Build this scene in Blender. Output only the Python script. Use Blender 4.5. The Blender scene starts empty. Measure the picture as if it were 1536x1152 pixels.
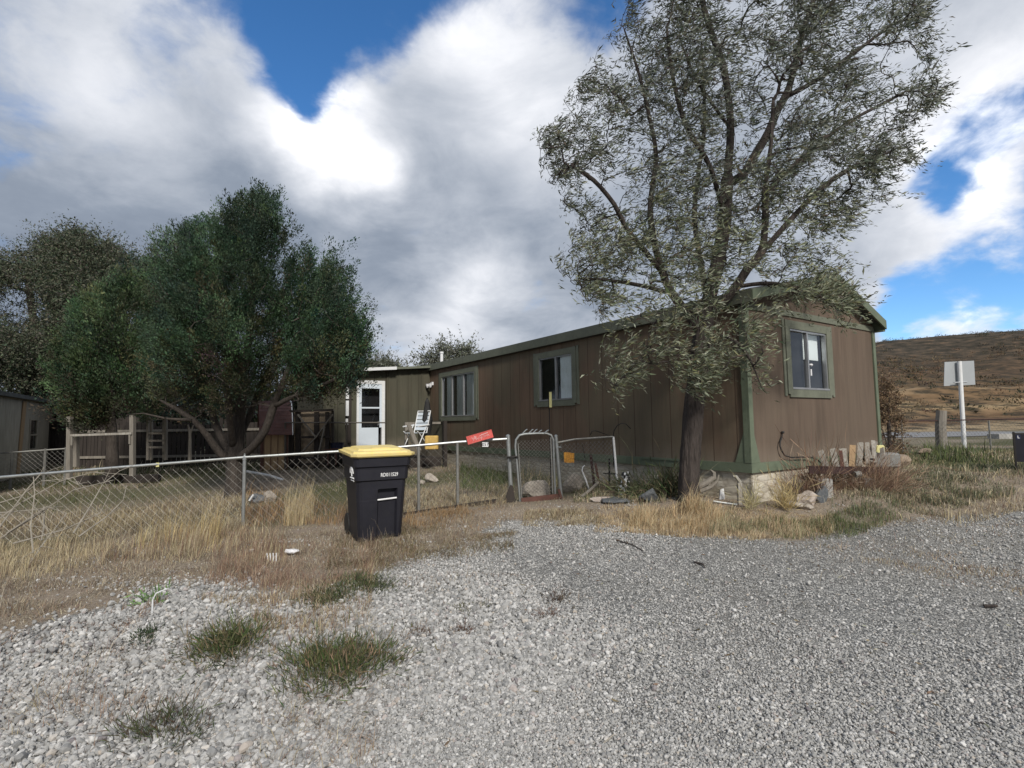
import bpy, math, random
import numpy as np
from mathutils import Vector, Matrix
R=math.radians
rnd=random.Random(7); rng=np.random.default_rng(11)
sc=bpy.context.scene; COL=sc.collection
# ------------------------------------------------------------------ camera
F_,PI_,RO_=790.,.0744,-.0141
cp,sp=math.cos(PI_),math.sin(PI_)
FW=np.array([0,cp,sp]); c_,s_=math.cos(RO_),math.sin(RO_)
RT=c_*np.array([1.,0,0])+s_*np.array([0,-sp,cp]); UPV=-s_*np.array([1.,0,0])+c_*np.array([0,-sp,cp])
EYE=np.array([0,0,1.5])
cam=bpy.data.cameras.new('camera'); co=bpy.data.objects.new('camera',cam); COL.objects.link(co)
cam.sensor_width=36; cam.lens=36*F_/1536; cam.clip_start=.05; cam.clip_end=5000
M=Matrix(((RT[0],UPV[0],-FW[0],0),(RT[1],UPV[1],-FW[1],0),(RT[2],UPV[2],-FW[2],1.5),(0,0,0,1)))
co.matrix_world=M; sc.camera=co
def ray(px,py): return FW*F_+RT*(px-768)+UPV*(576-py)
def at(px,py,Y):                      # surveyed point: bearing of the photo at a known distance
    d=ray(px,py); return EYE+d*(Y/d[1])
# ------------------------------------------------------------------ terrain
CP=np.array([(0,0,0),(-3,3,0),(3,3,0),(0,5,0),(-2,7,0),(-4,8,.0),(-7.2,7.4,-.16),(-.03,8.8,.2),(.8,8.9,.235),(1.77,9.1,.38),(2.56,7.7,.38),(3.4,7.5,.3),
 (5,8.3,.36),(7.3,10,.52),(5,5,-.02),(6.2,7.0,.08),(8,8,.22),(9.4,10,.45),(11.3,14,.62),(12.8,15,.58),(20,24,.5),(24,32,.6),(-5.5,10.5,.12),(-3,12,.25),
 (-4,16,.35),(-6.5,15,.35),(-9,13,.1),(-15.7,18,.2),(-15,10,-.2),(0,14,.3),(-8,3,-.05),(8,3,0),(0,-10,0),(-30,30,.2),(0,40,.5),(30,20,.5),(2,7,.12),(4,6.6,.05),(0,7.4,.05),(40,30,.6),(-12,5,-.2)],float)
def ground(x,y):
    x=np.asarray(x,float); y=np.asarray(y,float); sh=x.shape; X=x.ravel(); Y=y.ravel(); out=np.empty_like(X)
    for i in range(0,len(X),20000):
        d2=(X[i:i+20000,None]-CP[:,0])**2+(Y[i:i+20000,None]-CP[:,1])**2+.15
        w=d2**-1.6; out[i:i+20000]=(w*CP[:,2]).sum(1)/w.sum(1)
    out+= .012*np.sin(X*2.1+.7)*np.sin(Y*1.7)+.008*np.sin(X*5.3+Y*3.1)
    # the hill beyond the road
    t=np.clip((Y-37)/75,0,1.6); side=np.clip((X+150)/229,.05,1.25)
    hill=np.where(t<1,t**1.15,1+.12*(t-1))*17.0*side
    hill+=np.clip(t*3,0,1)*side*(1.1*np.sin(X*.09+Y*.05)+.7*np.sin(X*.23+1)*np.sin(Y*.17)+.35*np.sin(X*.61)*np.sin(Y*.5))*.6
    # farther terraces cut across the slope
    hill+=np.clip(1-np.abs(Y-58)/3,0,1)*.5*side-np.clip(1-np.abs(Y-47)/3,0,1)*.3*side
    out+=np.where(Y>37,hill,0)
    return out.reshape(sh)
def gz(x,y): return float(ground(np.array([x]),np.array([y]))[0])
def gp(px,py):                        # where a sight line meets the terrain
    d=ray(px,py); d=d/np.linalg.norm(d); t=np.concatenate([np.arange(1.5,30,.03),np.arange(30,160,.5)])
    P=EYE+d*t[:,None]; h=ground(P[:,0],P[:,1]); k=np.argmax(P[:,2]<h)
    if P[k,2]>=h[k]: k=len(t)-1
    return np.array([P[k,0],P[k,1],h[k]])
# ------------------------------------------------------------------ materials
MT={}
def lin(*c): return tuple((v/255/12.92 if v/255<=.04045 else ((v/255+.055)/1.055)**2.4) for v in c)
class NT:
    def __init__(s,nt): s.nt=nt; s.N=nt.nodes; s.L=nt.links
    def n(s,t,**k):
        o=s.N.new(t)
        for a,b in k.items():
            if a.startswith('i_'):
                key=a[2:]; key=int(key) if key.isdigit() else key.replace('_',' ')
                o.inputs[key].default_value=b
            else: setattr(o,a,b)
        return o
    def l(s,a,b): s.L.new(a,b)
    def math(s,op,a,b=None,c=None,clamp=False):
        o=s.N.new('ShaderNodeMath'); o.operation=op; o.use_clamp=clamp
        for i,v in enumerate((a,b,c)):
            if v is None: continue
            if isinstance(v,(int,float)): o.inputs[i].default_value=v
            else: s.L.new(v,o.inputs[i])
        return o.outputs[0]
    def ramp(s,f,stops):
        o=s.N.new('ShaderNodeValToRGB'); s.L.new(f,o.inputs[0]); e=o.color_ramp.elements
        while len(e)>1: e.remove(e[0])
        for i,(p,c) in enumerate(stops):
            x=e[0] if i==0 else e.new(p)
            x.position=p; x.color=(*c[:3],1)
        return o.outputs[0]
    def mix(s,f,a,b,mode='MIX'):
        o=s.N.new('ShaderNodeMix'); o.data_type='RGBA'; o.blend_type=mode
        for i,v in ((0,f),(6,a),(7,b)):
            if isinstance(v,(int,float)): o.inputs[i].default_value=v
            elif isinstance(v,tuple): o.inputs[i].default_value=(*v[:3],1)
            else: s.L.new(v,o.inputs[i])
        return o.outputs[2]
    def noise(s,scale,detail=5,vec=None,rough=.6,stretch=None,dist=0):
        o=s.n('ShaderNodeTexNoise'); o.inputs['Scale'].default_value=scale; o.inputs['Detail'].default_value=detail
        o.inputs['Roughness'].default_value=rough; o.inputs['Distortion'].default_value=dist
        v=vec
        if stretch:
            m=s.n('ShaderNodeMapping'); m.inputs['Scale'].default_value=stretch; s.l(v,m.inputs[0]); v=m.outputs[0]
        if v is not None: s.l(v,o.inputs['Vector'])
        return o.outputs['Fac']
def newmat(name):
    m=bpy.data.materials.new(name); m.use_nodes=True; nt=NT(m.node_tree); p=nt.N['Principled BSDF']; MT[name]=m
    tc=nt.n('ShaderNodeTexCoord'); return m,nt,p,tc.outputs['Object']
def simple(name,col,rough=.7,metal=0.,var=.25,scale=6.,bump=.15,stretch=(1,1,1),col2=None,bscale=None,spec=.4,amt=.6,bdist=.01):
    m,nt,p,oc=newmat(name)
    f=nt.noise(scale,6,oc,stretch=stretch); f2=nt.noise(scale*5.3,4,oc,stretch=stretch)
    a=tuple(v*(1-var) for v in col); b=tuple(min(1,v*(1+var)) for v in col)
    c=nt.ramp(f,[(.3,a),(.7,b)])
    if col2: c=nt.mix(nt.ramp(f2,[(.5-.15,(0,0,0)),(.5+.2,(amt,)*3)]),c,col2)
    nt.l(c,p.inputs['Base Color']); p.inputs['Roughness'].default_value=rough; p.inputs['Metallic'].default_value=metal
    p.inputs['Specular IOR Level'].default_value=spec
    if bump:
        b=nt.n('ShaderNodeBump'); b.inputs['Strength'].default_value=bump; b.inputs['Distance'].default_value=bdist
        h=nt.noise(bscale or scale*4,6,oc,stretch=stretch); nt.l(h,b.inputs['Height']); nt.l(b.outputs[0],p.inputs['Normal'])
    return m
def attrmat(name,rough=.8,trans=.25,spec=.2):
    m,nt,p,oc=newmat(name)
    a=nt.n('ShaderNodeAttribute',attribute_name='Col'); nt.l(a.outputs['Color'],p.inputs['Base Color'])
    p.inputs['Roughness'].default_value=rough; p.inputs['Specular IOR Level'].default_value=spec
    if trans:
        t=nt.n('ShaderNodeBsdfTranslucent'); nt.l(a.outputs['Color'],t.inputs[0]); ms=nt.n('ShaderNodeMixShader'); ms.inputs[0].default_value=trans
        out=nt.N['Material Output']; nt.l(p.outputs[0],ms.inputs[1]); nt.l(t.outputs[0],ms.inputs[2]); nt.l(ms.outputs[0],out.inputs[0])
    return m
attrmat('leaf',.65,.25,.35); attrmat('blade',.8,.25,.15)
# ------------------------------------------------------------------ mesh building
class MB:
    def __init__(s): s.v=[]; s.f=[]; s.mi=[]; s.m=0
    def add(s,vs,fs):
        o=len(s.v); s.v+= [tuple(float(c) for c in v) for v in vs]; s.f+=[tuple(i+o for i in f) for f in fs]; s.mi+=[s.m]*len(fs); return s
    def box(s,x0,x1,y0,y1,z0,z1):
        return s.add([(x0,y0,z0),(x1,y0,z0),(x1,y1,z0),(x0,y1,z0),(x0,y0,z1),(x1,y0,z1),(x1,y1,z1),(x0,y1,z1)],
                     [(0,3,2,1),(4,5,6,7),(0,1,5,4),(1,2,6,5),(2,3,7,6),(3,0,4,7)])
    def bevbox(s,x0,x1,y0,y1,z0,z1,b=.01):
        # box with chamfered vertical and horizontal edges
        vs=[];
        for z,i in ((z0,b),(z0+b,0),(z1-b,0),(z1,b)):
            vs+=[(x0+i+b,y0+i,z),(x1-i-b,y0+i,z),(x1-i,y0+i+b,z),(x1-i,y1-i-b,z),(x1-i-b,y1-i,z),(x0+i+b,y1-i,z),(x0+i,y1-i-b,z),(x0+i,y0+i+b,z)]
        fs=[tuple(range(7,-1,-1)),tuple(range(24,32))]
        for k in range(3):
            for j in range(8): fs.append((k*8+j,k*8+(j+1)%8,k*8+8+(j+1)%8,k*8+8+j))
        return s.add(vs,fs)
    def beam(s,p,q,w,h=None,up=(0,0,1),b=0):
        p=Vector(p); q=Vector(q); h=h or w; d=(q-p); L=d.length; d.normalize(); u=Vector(up)
        if abs(d.dot(u))>.98: u=Vector((0,1,0))
        x=d.cross(u).normalized(); z=x.cross(d)
        vs=[]
        for P in (p,q):
            for a,c in ((-1,-1),(1,-1),(1,1),(-1,1)): vs.append(P+x*a*w/2+z*c*h/2)
        return s.add(vs,[(0,1,2,3),(7,6,5,4),(0,4,5,1),(1,5,6,2),(2,6,7,3),(3,7,4,0)])
    def tube(s,pts,rad,n=8,cap=True,wob=0,closed=False):
        P=[Vector(p) for p in pts]; 
        if isinstance(rad,(int,float)): rad=[rad]*len(P)
        vs=[]; ref=None
        for i,p in enumerate(P):
            if closed: d=P[(i+1)%len(P)]-P[i-1]
            else: d=(P[min(i+1,len(P)-1)]-P[max(i-1,0)])
            if d.length<1e-9: d=Vector((0,0,1))
            d.normalize()
            if ref is None:
                ref=Vector((1,0,0)) if abs(d.x)<.8 else Vector((0,1,0))
            x=(ref-d*ref.dot(d)).normalized(); ref=x; y=d.cross(x)
            for k in range(n):
                a=2*math.pi*k/n; r=rad[i]*(1+(wob*rnd.uniform(-1,1) if wob else 0))
                vs.append(p+(x*math.cos(a)+y*math.sin(a))*r)
        fs=[]; m=len(P)
        for i in range(m if closed else m-1):
            j=(i+1)%m
            for k in range(n): fs.append((i*n+k,i*n+(k+1)%n,j*n+(k+1)%n,j*n+k))
        if cap and not closed: fs+= [tuple(range(n-1,-1,-1)),tuple((m-1)*n+k for k in range(n))]
        return s.add(vs,fs)
    def bark_tube(s,pts,rad,n=30,amp=.10):
        ph=[rnd.uniform(0,6.28) for _ in range(6)]; i0=len(s.v); s.tube(pts,rad,n)
        m=len(pts)
        for i in range(m):
            c=Vector(pts[i]); 
            for k in range(n):
                a=2*math.pi*k/n; z=c.z; f=1+amp*(.6*math.sin(7*a+ph[0]+1.4*math.sin(z*2.3+ph[1]))+.5*math.sin(12*a+ph[2]+1.8*math.sin(z*3.1+ph[3]))+.3*math.sin(3*a+z*1.3+ph[4]))+rnd.uniform(-.35,.35)*amp
                j=i0+i*n+k; s.v[j]=tuple(c+(Vector(s.v[j])-c)*f)
        return s
    def prism(s,poly,off):       # poly: 3-D points, extruded by vector
        n=len(poly); o=Vector(off); vs=[Vector(p) for p in poly]+[Vector(p)+o for p in poly]
        return s.add(vs,[tuple(range(n-1,-1,-1)),tuple(range(n,2*n))]+[(i,(i+1)%n,n+(i+1)%n,n+i) for i in range(n)])
    def lathe(s,prof,c=(0,0,0),n=16):
        vs=[];m=len(prof)
        for r,z in prof:
            for k in range(n): a=2*math.pi*k/n; vs.append((c[0]+r*math.cos(a),c[1]+r*math.sin(a),c[2]+z))
        fs=[(i*n+k,i*n+(k+1)%n,(i+1)*n+(k+1)%n,(i+1)*n+k) for i in range(m-1) for k in range(n)]
        fs+=[tuple(range(n-1,-1,-1)),tuple((m-1)*n+k for k in range(n))]
        return s.add(vs,fs)
    def blob(s,c,r,seed=0,sub=2,rough=.22,flat=1.):
        import bmesh
        bm=bmesh.new(); bmesh.ops.create_icosphere(bm,subdivisions=sub,radius=1); q=random.Random(seed)
        ks=[(Vector((q.gauss(0,1),q.gauss(0,1),q.gauss(0,1))).normalized(),q.uniform(.55,.95)) for _ in range(9)]
        vs=[]
        for v in bm.verts:
            d=v.co.normalized(); L=1.
            for k,h in ks:
                t=d.dot(k)
                if t>h*.9: L=min(L,h*.9/t)
            L*=1+q.uniform(-rough,rough)*.12
            vs.append((c[0]+d.x*L*r[0],c[1]+d.y*L*r[1],c[2]+max(d.z,-flat)*L*r[2]))
        fs=[tuple(v.index for v in f.verts) for f in bm.faces]; bm.free()
        return s.add(vs,fs)
    def build(s,name,mat,parent=None,smooth=False,label=None,cat=None,group=None,kind=None,loc=None,rz=0):
        me=bpy.data.meshes.new(name); me.from_pydata(s.v,[],s.f); 
        for m in (mat if isinstance(mat,(list,tuple)) else [mat]): me.materials.append(MT[m])
        me.polygons.foreach_set('material_index',s.mi)
        if smooth: me.polygons.foreach_set('use_smooth',[True]*len(s.f))
        me.update(); o=bpy.data.objects.new(name,me); COL.objects.link(o)
        if parent: o.parent=parent
        if loc is not None: o.location=loc
        o.rotation_euler.z=rz
        tagit(o,label,cat,group,kind); return o
def tagit(o,label=None,cat=None,group=None,kind=None):
    for k,v in (('label',label),('category',cat),('group',group),('kind',kind)):
        if v: o[k]=v
    return o
def thing(name,label,cat,loc=(0,0,0),rz=0,group=None):
    o=bpy.data.objects.new(name,None); COL.objects.link(o); o.location=tuple(float(v) for v in loc); o.rotation_euler=(0,0,rz); o.empty_display_size=.1
    return tagit(o,label,cat,group)
def dup(root,loc,rz,label,group=None,scale=None):
    r=root.copy(); COL.objects.link(r); r.location=tuple(float(v) for v in loc); r.rotation_euler=(0,0,rz); r['label']=label
    if group: r['group']=group
    if scale: r.scale=scale
    for ch in list(root.children):
        c=ch.copy(); COL.objects.link(c); c.parent=r
    return r
def rawmesh(name,co,faces,nper,mat,col=None,parent=None,origin=(0,0,0),smooth=False,cols_per=None):
    """many small equal polygons: co (n,3), faces (m,nper)"""
    me=bpy.data.meshes.new(name); co=np.asarray(co,np.float32)-np.asarray(origin,np.float32); m=len(faces)
    me.vertices.add(len(co)); me.vertices.foreach_set('co',co.ravel())
    me.loops.add(m*nper); me.loops.foreach_set('vertex_index',np.asarray(faces,np.int32).ravel())
    me.polygons.add(m); me.polygons.foreach_set('loop_start',np.arange(0,m*nper,nper,dtype=np.int32)); me.polygons.foreach_set('loop_total',np.full(m,nper,np.int32))
    if smooth: me.polygons.foreach_set('use_smooth',np.ones(m,bool))
    me.update(calc_edges=True)
    if col is not None:
        a=me.color_attributes.new('Col','FLOAT_COLOR','POINT'); c4=np.ones((len(co),4),np.float32); c4[:,:3]=col; a.data.foreach_set('color',c4.ravel())
    me.materials.append(MT[mat]); o=bpy.data.objects.new(name,me); COL.objects.link(o)
    if parent: o.parent=parent
    else: o.location=tuple(float(v) for v in origin)
    return o
def unit(a): return a/np.maximum(np.linalg.norm(a,axis=-1,keepdims=True),1e-9)
def leaf_arrays(P,D,L,W,C,bend=.15):
    """diamond leaf folded along its length: 4 verts, 1 quad"""
    n=len(P); r=unit(rng.normal(size=(n,3))); S=unit(np.cross(D,r)); U=np.cross(S,D)
    L=np.asarray(L).reshape(-1,1); W=np.asarray(W).reshape(-1,1)
    a=P; b=P+D*L*.45+S*W*.5+U*L*bend; c=P+D*L; d=P+D*L*.45-S*W*.5+U*L*bend
    co=np.stack([a,b,c,d],1).reshape(-1,3); f=np.arange(4*n).reshape(n,4); return co,f,np.repeat(C,4,axis=0)
def blades(P,H,W,lean,C,curl=.5):
    """grass blades: base 2, mid 2, tip 1 -> one quad + one tri as two quads (degenerate-free)"""
    n=len(P); th=rng.uniform(0,2*np.pi,n); S=np.stack([np.cos(th),np.sin(th),0*th],1)
    lean=np.asarray(lean); H=np.asarray(H).reshape(-1,1); W=np.asarray(W).reshape(-1,1)
    up=np.array([0,0,1.]); m=P+up*H*.55+lean*H*.35; t=P+up*H*(1-.25*np.linalg.norm(lean,axis=1,keepdims=True))+lean*H*(1+curl*0)
    a=P-S*W*.5; b=P+S*W*.5; c=m+S*W*.4; d=m-S*W*.4; e=t+S*W*.07; g=t-S*W*.07
    co=np.stack([a,b,c,d,e,g],1).reshape(-1,3); k=np.arange(n)[:,None]*6
    f=np.concatenate([k+np.array([0,1,2,3]),k+np.array([3,2,4,5])],0); return co,f,np.repeat(C,6,axis=0)
def palette(n,cols,var=.18,w=None):
    cols=np.array(cols); i=rng.choice(len(cols),n,p=w); c=cols[i]*(1+rng.normal(0,var,(n,1)))+rng.normal(0,.006,(n,3)); return np.clip(c,.004,1)
def inpoly(x,y,poly):
    x=np.asarray(x);y=np.asarray(y); r=np.zeros(x.shape,bool); n=len(poly)
    for i in range(n):
        x0,y0=poly[i]; x1,y1=poly[(i+1)%n]
        if y0==y1: continue
        c=((y0>y)!=(y1>y))&(x<(x1-x0)*(y-y0)/(y1-y0)+x0); r^=c
    return r
def polydist(x,y,poly):
    d=np.full(x.shape,1e9)
    for i in range(len(poly)):
        p=np.array(poly[i]);q=np.array(poly[(i+1)%len(poly)]); e=q-p; t=np.clip(((x-p[0])*e[0]+(y-p[1])*e[1])/(e@e+1e-9),0,1)
        d=np.minimum(d,np.hypot(x-p[0]-t*e[0],y-p[1]-t*e[1]))
    return np.where(inpoly(x,y,poly),d,-d)
def vnoise(x,y,seed=0,f=1.):
    r=np.random.default_rng(seed); o=np.zeros(np.shape(x))
    for k in range(7):
        a=r.uniform(0,6.28); w=f*r.uniform(.6,1.9); o=o+np.sin(x*w*np.cos(a)+y*w*np.sin(a)+r.uniform(0,6.28))
    return o/3.2
def project(P):
    d=P-EYE; z=d@FW; return 768+F_*(d@RT)/z,576-F_*(d@UPV)/z
# ------------------------------------------------------------------ sky and sun
SUN_EL,SUN_AZ=R(37),R(163)            # azimuth clockwise from +Y
w=bpy.data.worlds.new('World'); sc.world=w; w.use_nodes=True; W=NT(w.node_tree)
bg=W.N['Background']; bg.inputs[1].default_value=.1
sky=W.n('ShaderNodeTexSky',sky_type='NISHITA',sun_disc=False,sun_elevation=SUN_EL,sun_rotation=SUN_AZ,altitude=1700,air_density=1.0,dust_density=.3,ozone_density=3.)
tc=W.n('ShaderNodeTexCoord'); D=tc.outputs['Generated']
sx=W.n('ShaderNodeSeparateXYZ'); W.l(D,sx.inputs[0])
zz=W.math('MAXIMUM',sx.outputs[2],0.); zz=W.math('ADD',zz,.42)
cx=W.n('ShaderNodeCombineXYZ'); W.l(W.math('DIVIDE',sx.outputs[0],zz),cx.inputs[0]); W.l(W.math('DIVIDE',sx.outputs[1],zz),cx.inputs[1]); W.l(W.math('MULTIPLY',sx.outputs[2],.8),cx.inputs[2])
PV=cx.outputs[0]
n1=W.noise(2.6,9,PV,rough=.56,dist=.3); n2=W.noise(1.5,6,PV,rough=.52,dist=.2); n3=W.noise(4.4,10,PV,rough=.60,dist=.5); n4=W.noise(13,8,PV,rough=.6,dist=.4)
# a little turbulence so that the lobes get ragged cloud edges
nv=W.n('ShaderNodeTexNoise'); nv.inputs['Scale'].default_value=4.0; nv.inputs['Detail'].default_value=6; W.l(PV,nv.inputs['Vector'])
vm=W.n('ShaderNodeVectorMath',operation='SUBTRACT'); W.l(nv.outputs['Color'],vm.inputs[0]); vm.inputs[1].default_value=(.5,.5,.5)
vs_=W.n('ShaderNodeVectorMath',operation='SCALE'); W.l(vm.outputs[0],vs_.inputs[0]); vs_.inputs['Scale'].default_value=.20
va=W.n('ShaderNodeVectorMath',operation='ADD'); W.l(D,va.inputs[0]); W.l(vs_.outputs[0],va.inputs[1])
DD=W.n('ShaderNodeVectorMath',operation='NORMALIZE'); W.l(va.outputs[0],DD.inputs[0]); DD=DD.outputs[0]
def lobes(lst):
    acc=None
    for px,py,sg,amp in lst:
        d=ray(px,py); d=d/np.linalg.norm(d); k=1/(sg/790.)**2
        v=W.n('ShaderNodeVectorMath',operation='DOT_PRODUCT'); W.l(DD,v.inputs[0]); v.inputs[1].default_value=tuple(float(a) for a in d)
        e=W.math('EXPONENT',W.math('MULTIPLY_ADD',v.outputs['Value'],k,-k)); e=W.math('MULTIPLY',e,amp)
        acc=e if acc is None else W.math('ADD',acc,e)
    return acc
gap=lobes([(400,45,40,.62),(440,105,26,.5),(520,50,56,.70),(600,5,40,.55),(700,-60,80,.4),(905,5,50,.7),(452,62,20,-.38),(580,28,18,-.35),(545,80,12,-.2),(1450,470,20,-.3),(1395,300,24,.5),(1440,262,20,.4),(1525,165,28,.5),(1425,455,42,.52),(1345,478,30,.5),(1500,446,34,.5),(-400,100,120,.6),(1900,250,120,.6),(300,-500,200,.6)])
cov=W.math('SUBTRACT',W.math('ADD',W.math('MULTIPLY_ADD',n1,1.5,-.2),W.math('MULTIPLY_ADD',n4,.42,W.math('MULTIPLY_ADD',n2,.5,-.21))),gap)
mask=W.n('ShaderNodeMapRange',interpolation_type='SMOOTHERSTEP'); W.l(cov,mask.inputs[0]); mask.inputs[1].default_value=.02; mask.inputs[2].default_value=.60
bright=lobes([(470,190,55,.60),(540,245,50,.62),(430,170,40,.3),(590,270,30,.3),(800,150,75,.36),(690,60,70,.22),(140,190,60,.26),(90,20,130,.24),(240,60,90,.26),(720,420,50,.34),(690,380,40,.2),(700,510,60,.28),(1450,330,70,.30),(1530,240,60,.34),(1500,60,110,.28),(590,510,80,.2),(1330,400,70,.12),(1480,500,50,.35),(1360,510,40,.35),(700,-10,60,.2),
   (300,380,190,-.16),(120,330,120,-.08),(20,350,150,-.10),(640,340,90,-.14),(520,400,90,-.10),(330,170,70,-.04),(40,120,70,-.10),(760,300,80,-.02),(1350,420,50,-.08),(780,480,60,-.06)])
br=W.math('ADD',W.math('MULTIPLY_ADD',n3,.62,.04),W.math('MULTIPLY',bright,.92)); br=W.math('ADD',br,W.math('MULTIPLY_ADD',n4,.16,-.08))
br=W.math('ADD',br,W.math('MULTIPLY_ADD',n2,.30,-.15))
K_=.80
cloud=W.ramp(br,[(p_,tuple(K_*v for v in c)) for p_,c in [(.0,(1.9,2.3,3.0)),(.22,(2.7,3.15,3.9)),(.44,(4.5,4.9,5.6)),(.66,(6.4,6.7,7.3)),(.92,(9.4,9.5,9.9)),(1.,(13.,13.,13.))]])
hs=W.n('ShaderNodeHueSaturation'); hs.inputs['Saturation'].default_value=1.22; hs.inputs['Value'].default_value=1.3; W.l(sky.outputs[0],hs.inputs['Color'])
W.l(W.mix(mask.outputs[0],hs.outputs[0],cloud),bg.inputs[0])
sun=bpy.data.lights.new('sun','SUN'); sun.energy=2.7; sun.angle=R(9); sun.color=(1,.95,.87); so=bpy.data.objects.new('sun',sun); COL.objects.link(so)
sd=Vector((math.sin(SUN_AZ)*math.cos(SUN_EL),math.cos(SUN_AZ)*math.cos(SUN_EL),math.sin(SUN_EL))); so.rotation_euler=sd.to_track_quat('Z','Y').to_euler()
sc.view_settings.view_transform='Standard'; sc.view_settings.look='None'; sc.view_settings.exposure=0.46; sc.view_settings.gamma=1
# ------------------------------------------------------------------ ground cover zones (world metres)
GRAV=[gp(*p)[:2] for p in [(-60,1000),(0,965),(80,930),(160,905),(250,870),(330,872),(430,890),(480,905),(560,862),(640,830),(770,800),(715,800),(755,782),(900,780),(1010,788),(1100,802),(1190,812),(1260,800),(1330,788),(1420,775),(1560,765),(1700,800)]]
GRAV+= [(9,-2),(-9,-2)]
GRAV=[(float(a),float(b)) for a,b in GRAV]
def gravelness(x,y):
    d=polydist(x,y,GRAV); n=vnoise(x,y,3,2.2)*.14+vnoise(x,y,4,7.)*.05
    return np.clip(.5+(d+n)/.5,0,1)
FENCE_A=(-.05,8.8); 
def yardside(x,y):   # >0 behind the chain link line
    return (y-8.8)-(x+.05)*.19
mask_poly_verge=[gp(*p)[:2] for p in [(470,905),(560,862),(555,930),(480,960),(400,990),(300,1000),(290,960),(400,930)]]
def mk_ground():
    xs=np.concatenate([-np.geomspace(12,1500,70)[::-1],np.linspace(-11.9,13.9,258),np.geomspace(14,1500,90)])
    ys=np.concatenate([-np.geomspace(3,60,12)[::-1],np.linspace(-2.8,19,218),np.geomspace(19.2,150,120),np.geomspace(155,2500,20)])
    X,Y=np.meshgrid(xs,ys); Z=ground(X,Y); fade=np.clip((Y-200)/300,0,1); Z=Z*(1-fade)+fade*8
    co=np.stack([X,Y,Z],-1).reshape(-1,3); nx,ny=len(xs),len(ys); i=(np.arange(ny-1)[:,None]*nx+np.arange(nx-1)).ravel()
    f=np.stack([i,i+1,i+nx+1,i+nx],1)
    g=gravelness(X,Y).ravel(); yd=np.clip(yardside(X,Y).ravel()+.5,0,1)
    grn=np.clip(vnoise(X,Y,9,.9)*.5+.5,0,1).ravel()
    col=np.stack([g,yd,grn],1); rawmesh('ground',co,f,4,'ground',col,smooth=True)['kind']='structure'
m,nt,p,oc=newmat('ground')
at_=nt.n('ShaderNodeAttribute',attribute_name='Col'); sp3=nt.n('ShaderNodeSeparateColor'); nt.l(at_.outputs['Color'],sp3.inputs[0])
vo=nt.n('ShaderNodeTexVoronoi',feature='F1'); vo.inputs['Scale'].default_value=42; nt.l(oc,vo.inputs['Vector'])
vo2=nt.n('ShaderNodeTexVoronoi',feature='DISTANCE_TO_EDGE'); vo2.inputs['Scale'].default_value=42; nt.l(oc,vo2.inputs['Vector'])
hs1=nt.n('ShaderNodeSeparateColor'); nt.l(vo.outputs['Color'],hs1.inputs[0])
stone=nt.ramp(hs1.outputs[0],[(0,(.16,.16,.16)),(.3,(.27,.27,.265)),(.7,(.40,.395,.38)),(1,(.60,.59,.57))])
gapc=nt.ramp(vo2.outputs['Distance'],[(.0,(0,0,0)),(.10,(1,1,1))])
dust=nt.noise(.9,5,oc); stone=nt.mix(nt.ramp(dust,[(.4,(0,)*3),(.7,(.55,)*3)]),stone,(.30,.285,.26))
stone=nt.mix(1.,stone,(.97,.97,.96),'MULTIPLY'); grav=nt.mix(gapc,(.09,.085,.078),stone)
nf=nt.noise(38,8,oc,rough=.75); nm=nt.noise(2.3,6,oc); ns=nt.noise(120,3,oc)
dirt=nt.ramp(nf,[(.3,(.085,.07,.055)),(.5,(.24,.20,.155)),(.72,(.46,.40,.32))])
dirt=nt.mix(nt.ramp(nm,[(.42,(0,)*3),(.65,(.5,)*3)]),dirt,(.24,.19,.155))
grnc=nt.ramp(nf,[(.3,(.035,.04,.018)),(.6,(.10,.10,.05)),(.8,(.2,.17,.1))])
yard=nt.mix(nt.math('MULTIPLY',sp3.outputs[1],sp3.outputs[2]),dirt,grnc)
edge=nt.math('ADD',sp3.outputs[0],nt.math('MULTIPLY_ADD',nf,.9,-.45)); em=nt.ramp(edge,[(.4,(0,)*3),(.6,(1,)*3)])
near=nt.mix(em,yard,grav)
# far hill side colours
spo=nt.n('ShaderNodeSeparateXYZ'); nt.l(oc,spo.inputs[0]); hn=nt.noise(.12,6,oc,stretch=(1,1,3)); hn2=nt.noise(.55,9,oc,stretch=(.8,1,2),rough=.68); hn3=nt.noise(.05,5,oc)
hy=nt.math('ADD',spo.outputs[1],nt.math('MULTIPLY_ADD',hn,14,-7)); hy=nt.math('DIVIDE',hy,130)
hc=nt.ramp(hy,[(0,(.13,.11,.06)),(.262,(.38,.30,.18)),(.305,(.44,.35,.21)),(.325,(.20,.13,.07)),(.36,(.17,.11,.06)),(.385,(.36,.26,.14)),(.40,(.42,.32,.18)),(.415,(.22,.15,.08)),(.44,(.24,.16,.085)),(.455,(.38,.28,.16)),(.475,(.17,.12,.065)),(.6,(.13,.09,.055)),(.72,(.10,.08,.055)),(1.,(.085,.08,.065))])
hc=nt.mix(nt.ramp(hn2,[(.48,(0,)*3),(.58,(.85,)*3)]),hc,(.045,.042,.03)); hc=nt.mix(1.,hc,(.68,.66,.68),'MULTIPLY'); hc=nt.mix(nt.ramp(hn2,[(.30,(.5,)*3),(.46,(0,)*3)]),hc,(.27,.17,.10))
fd=nt.n('ShaderNodeMapRange'); nt.l(spo.outputs[1],fd.inputs[0]); fd.inputs[1].default_value=33; fd.inputs[2].default_value=37
nt.l(nt.mix(fd.outputs[0],near,hc),p.inputs['Base Color']); p.inputs['Roughness'].default_value=.95; p.inputs['Specular IOR Level'].default_value=.1
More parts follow.
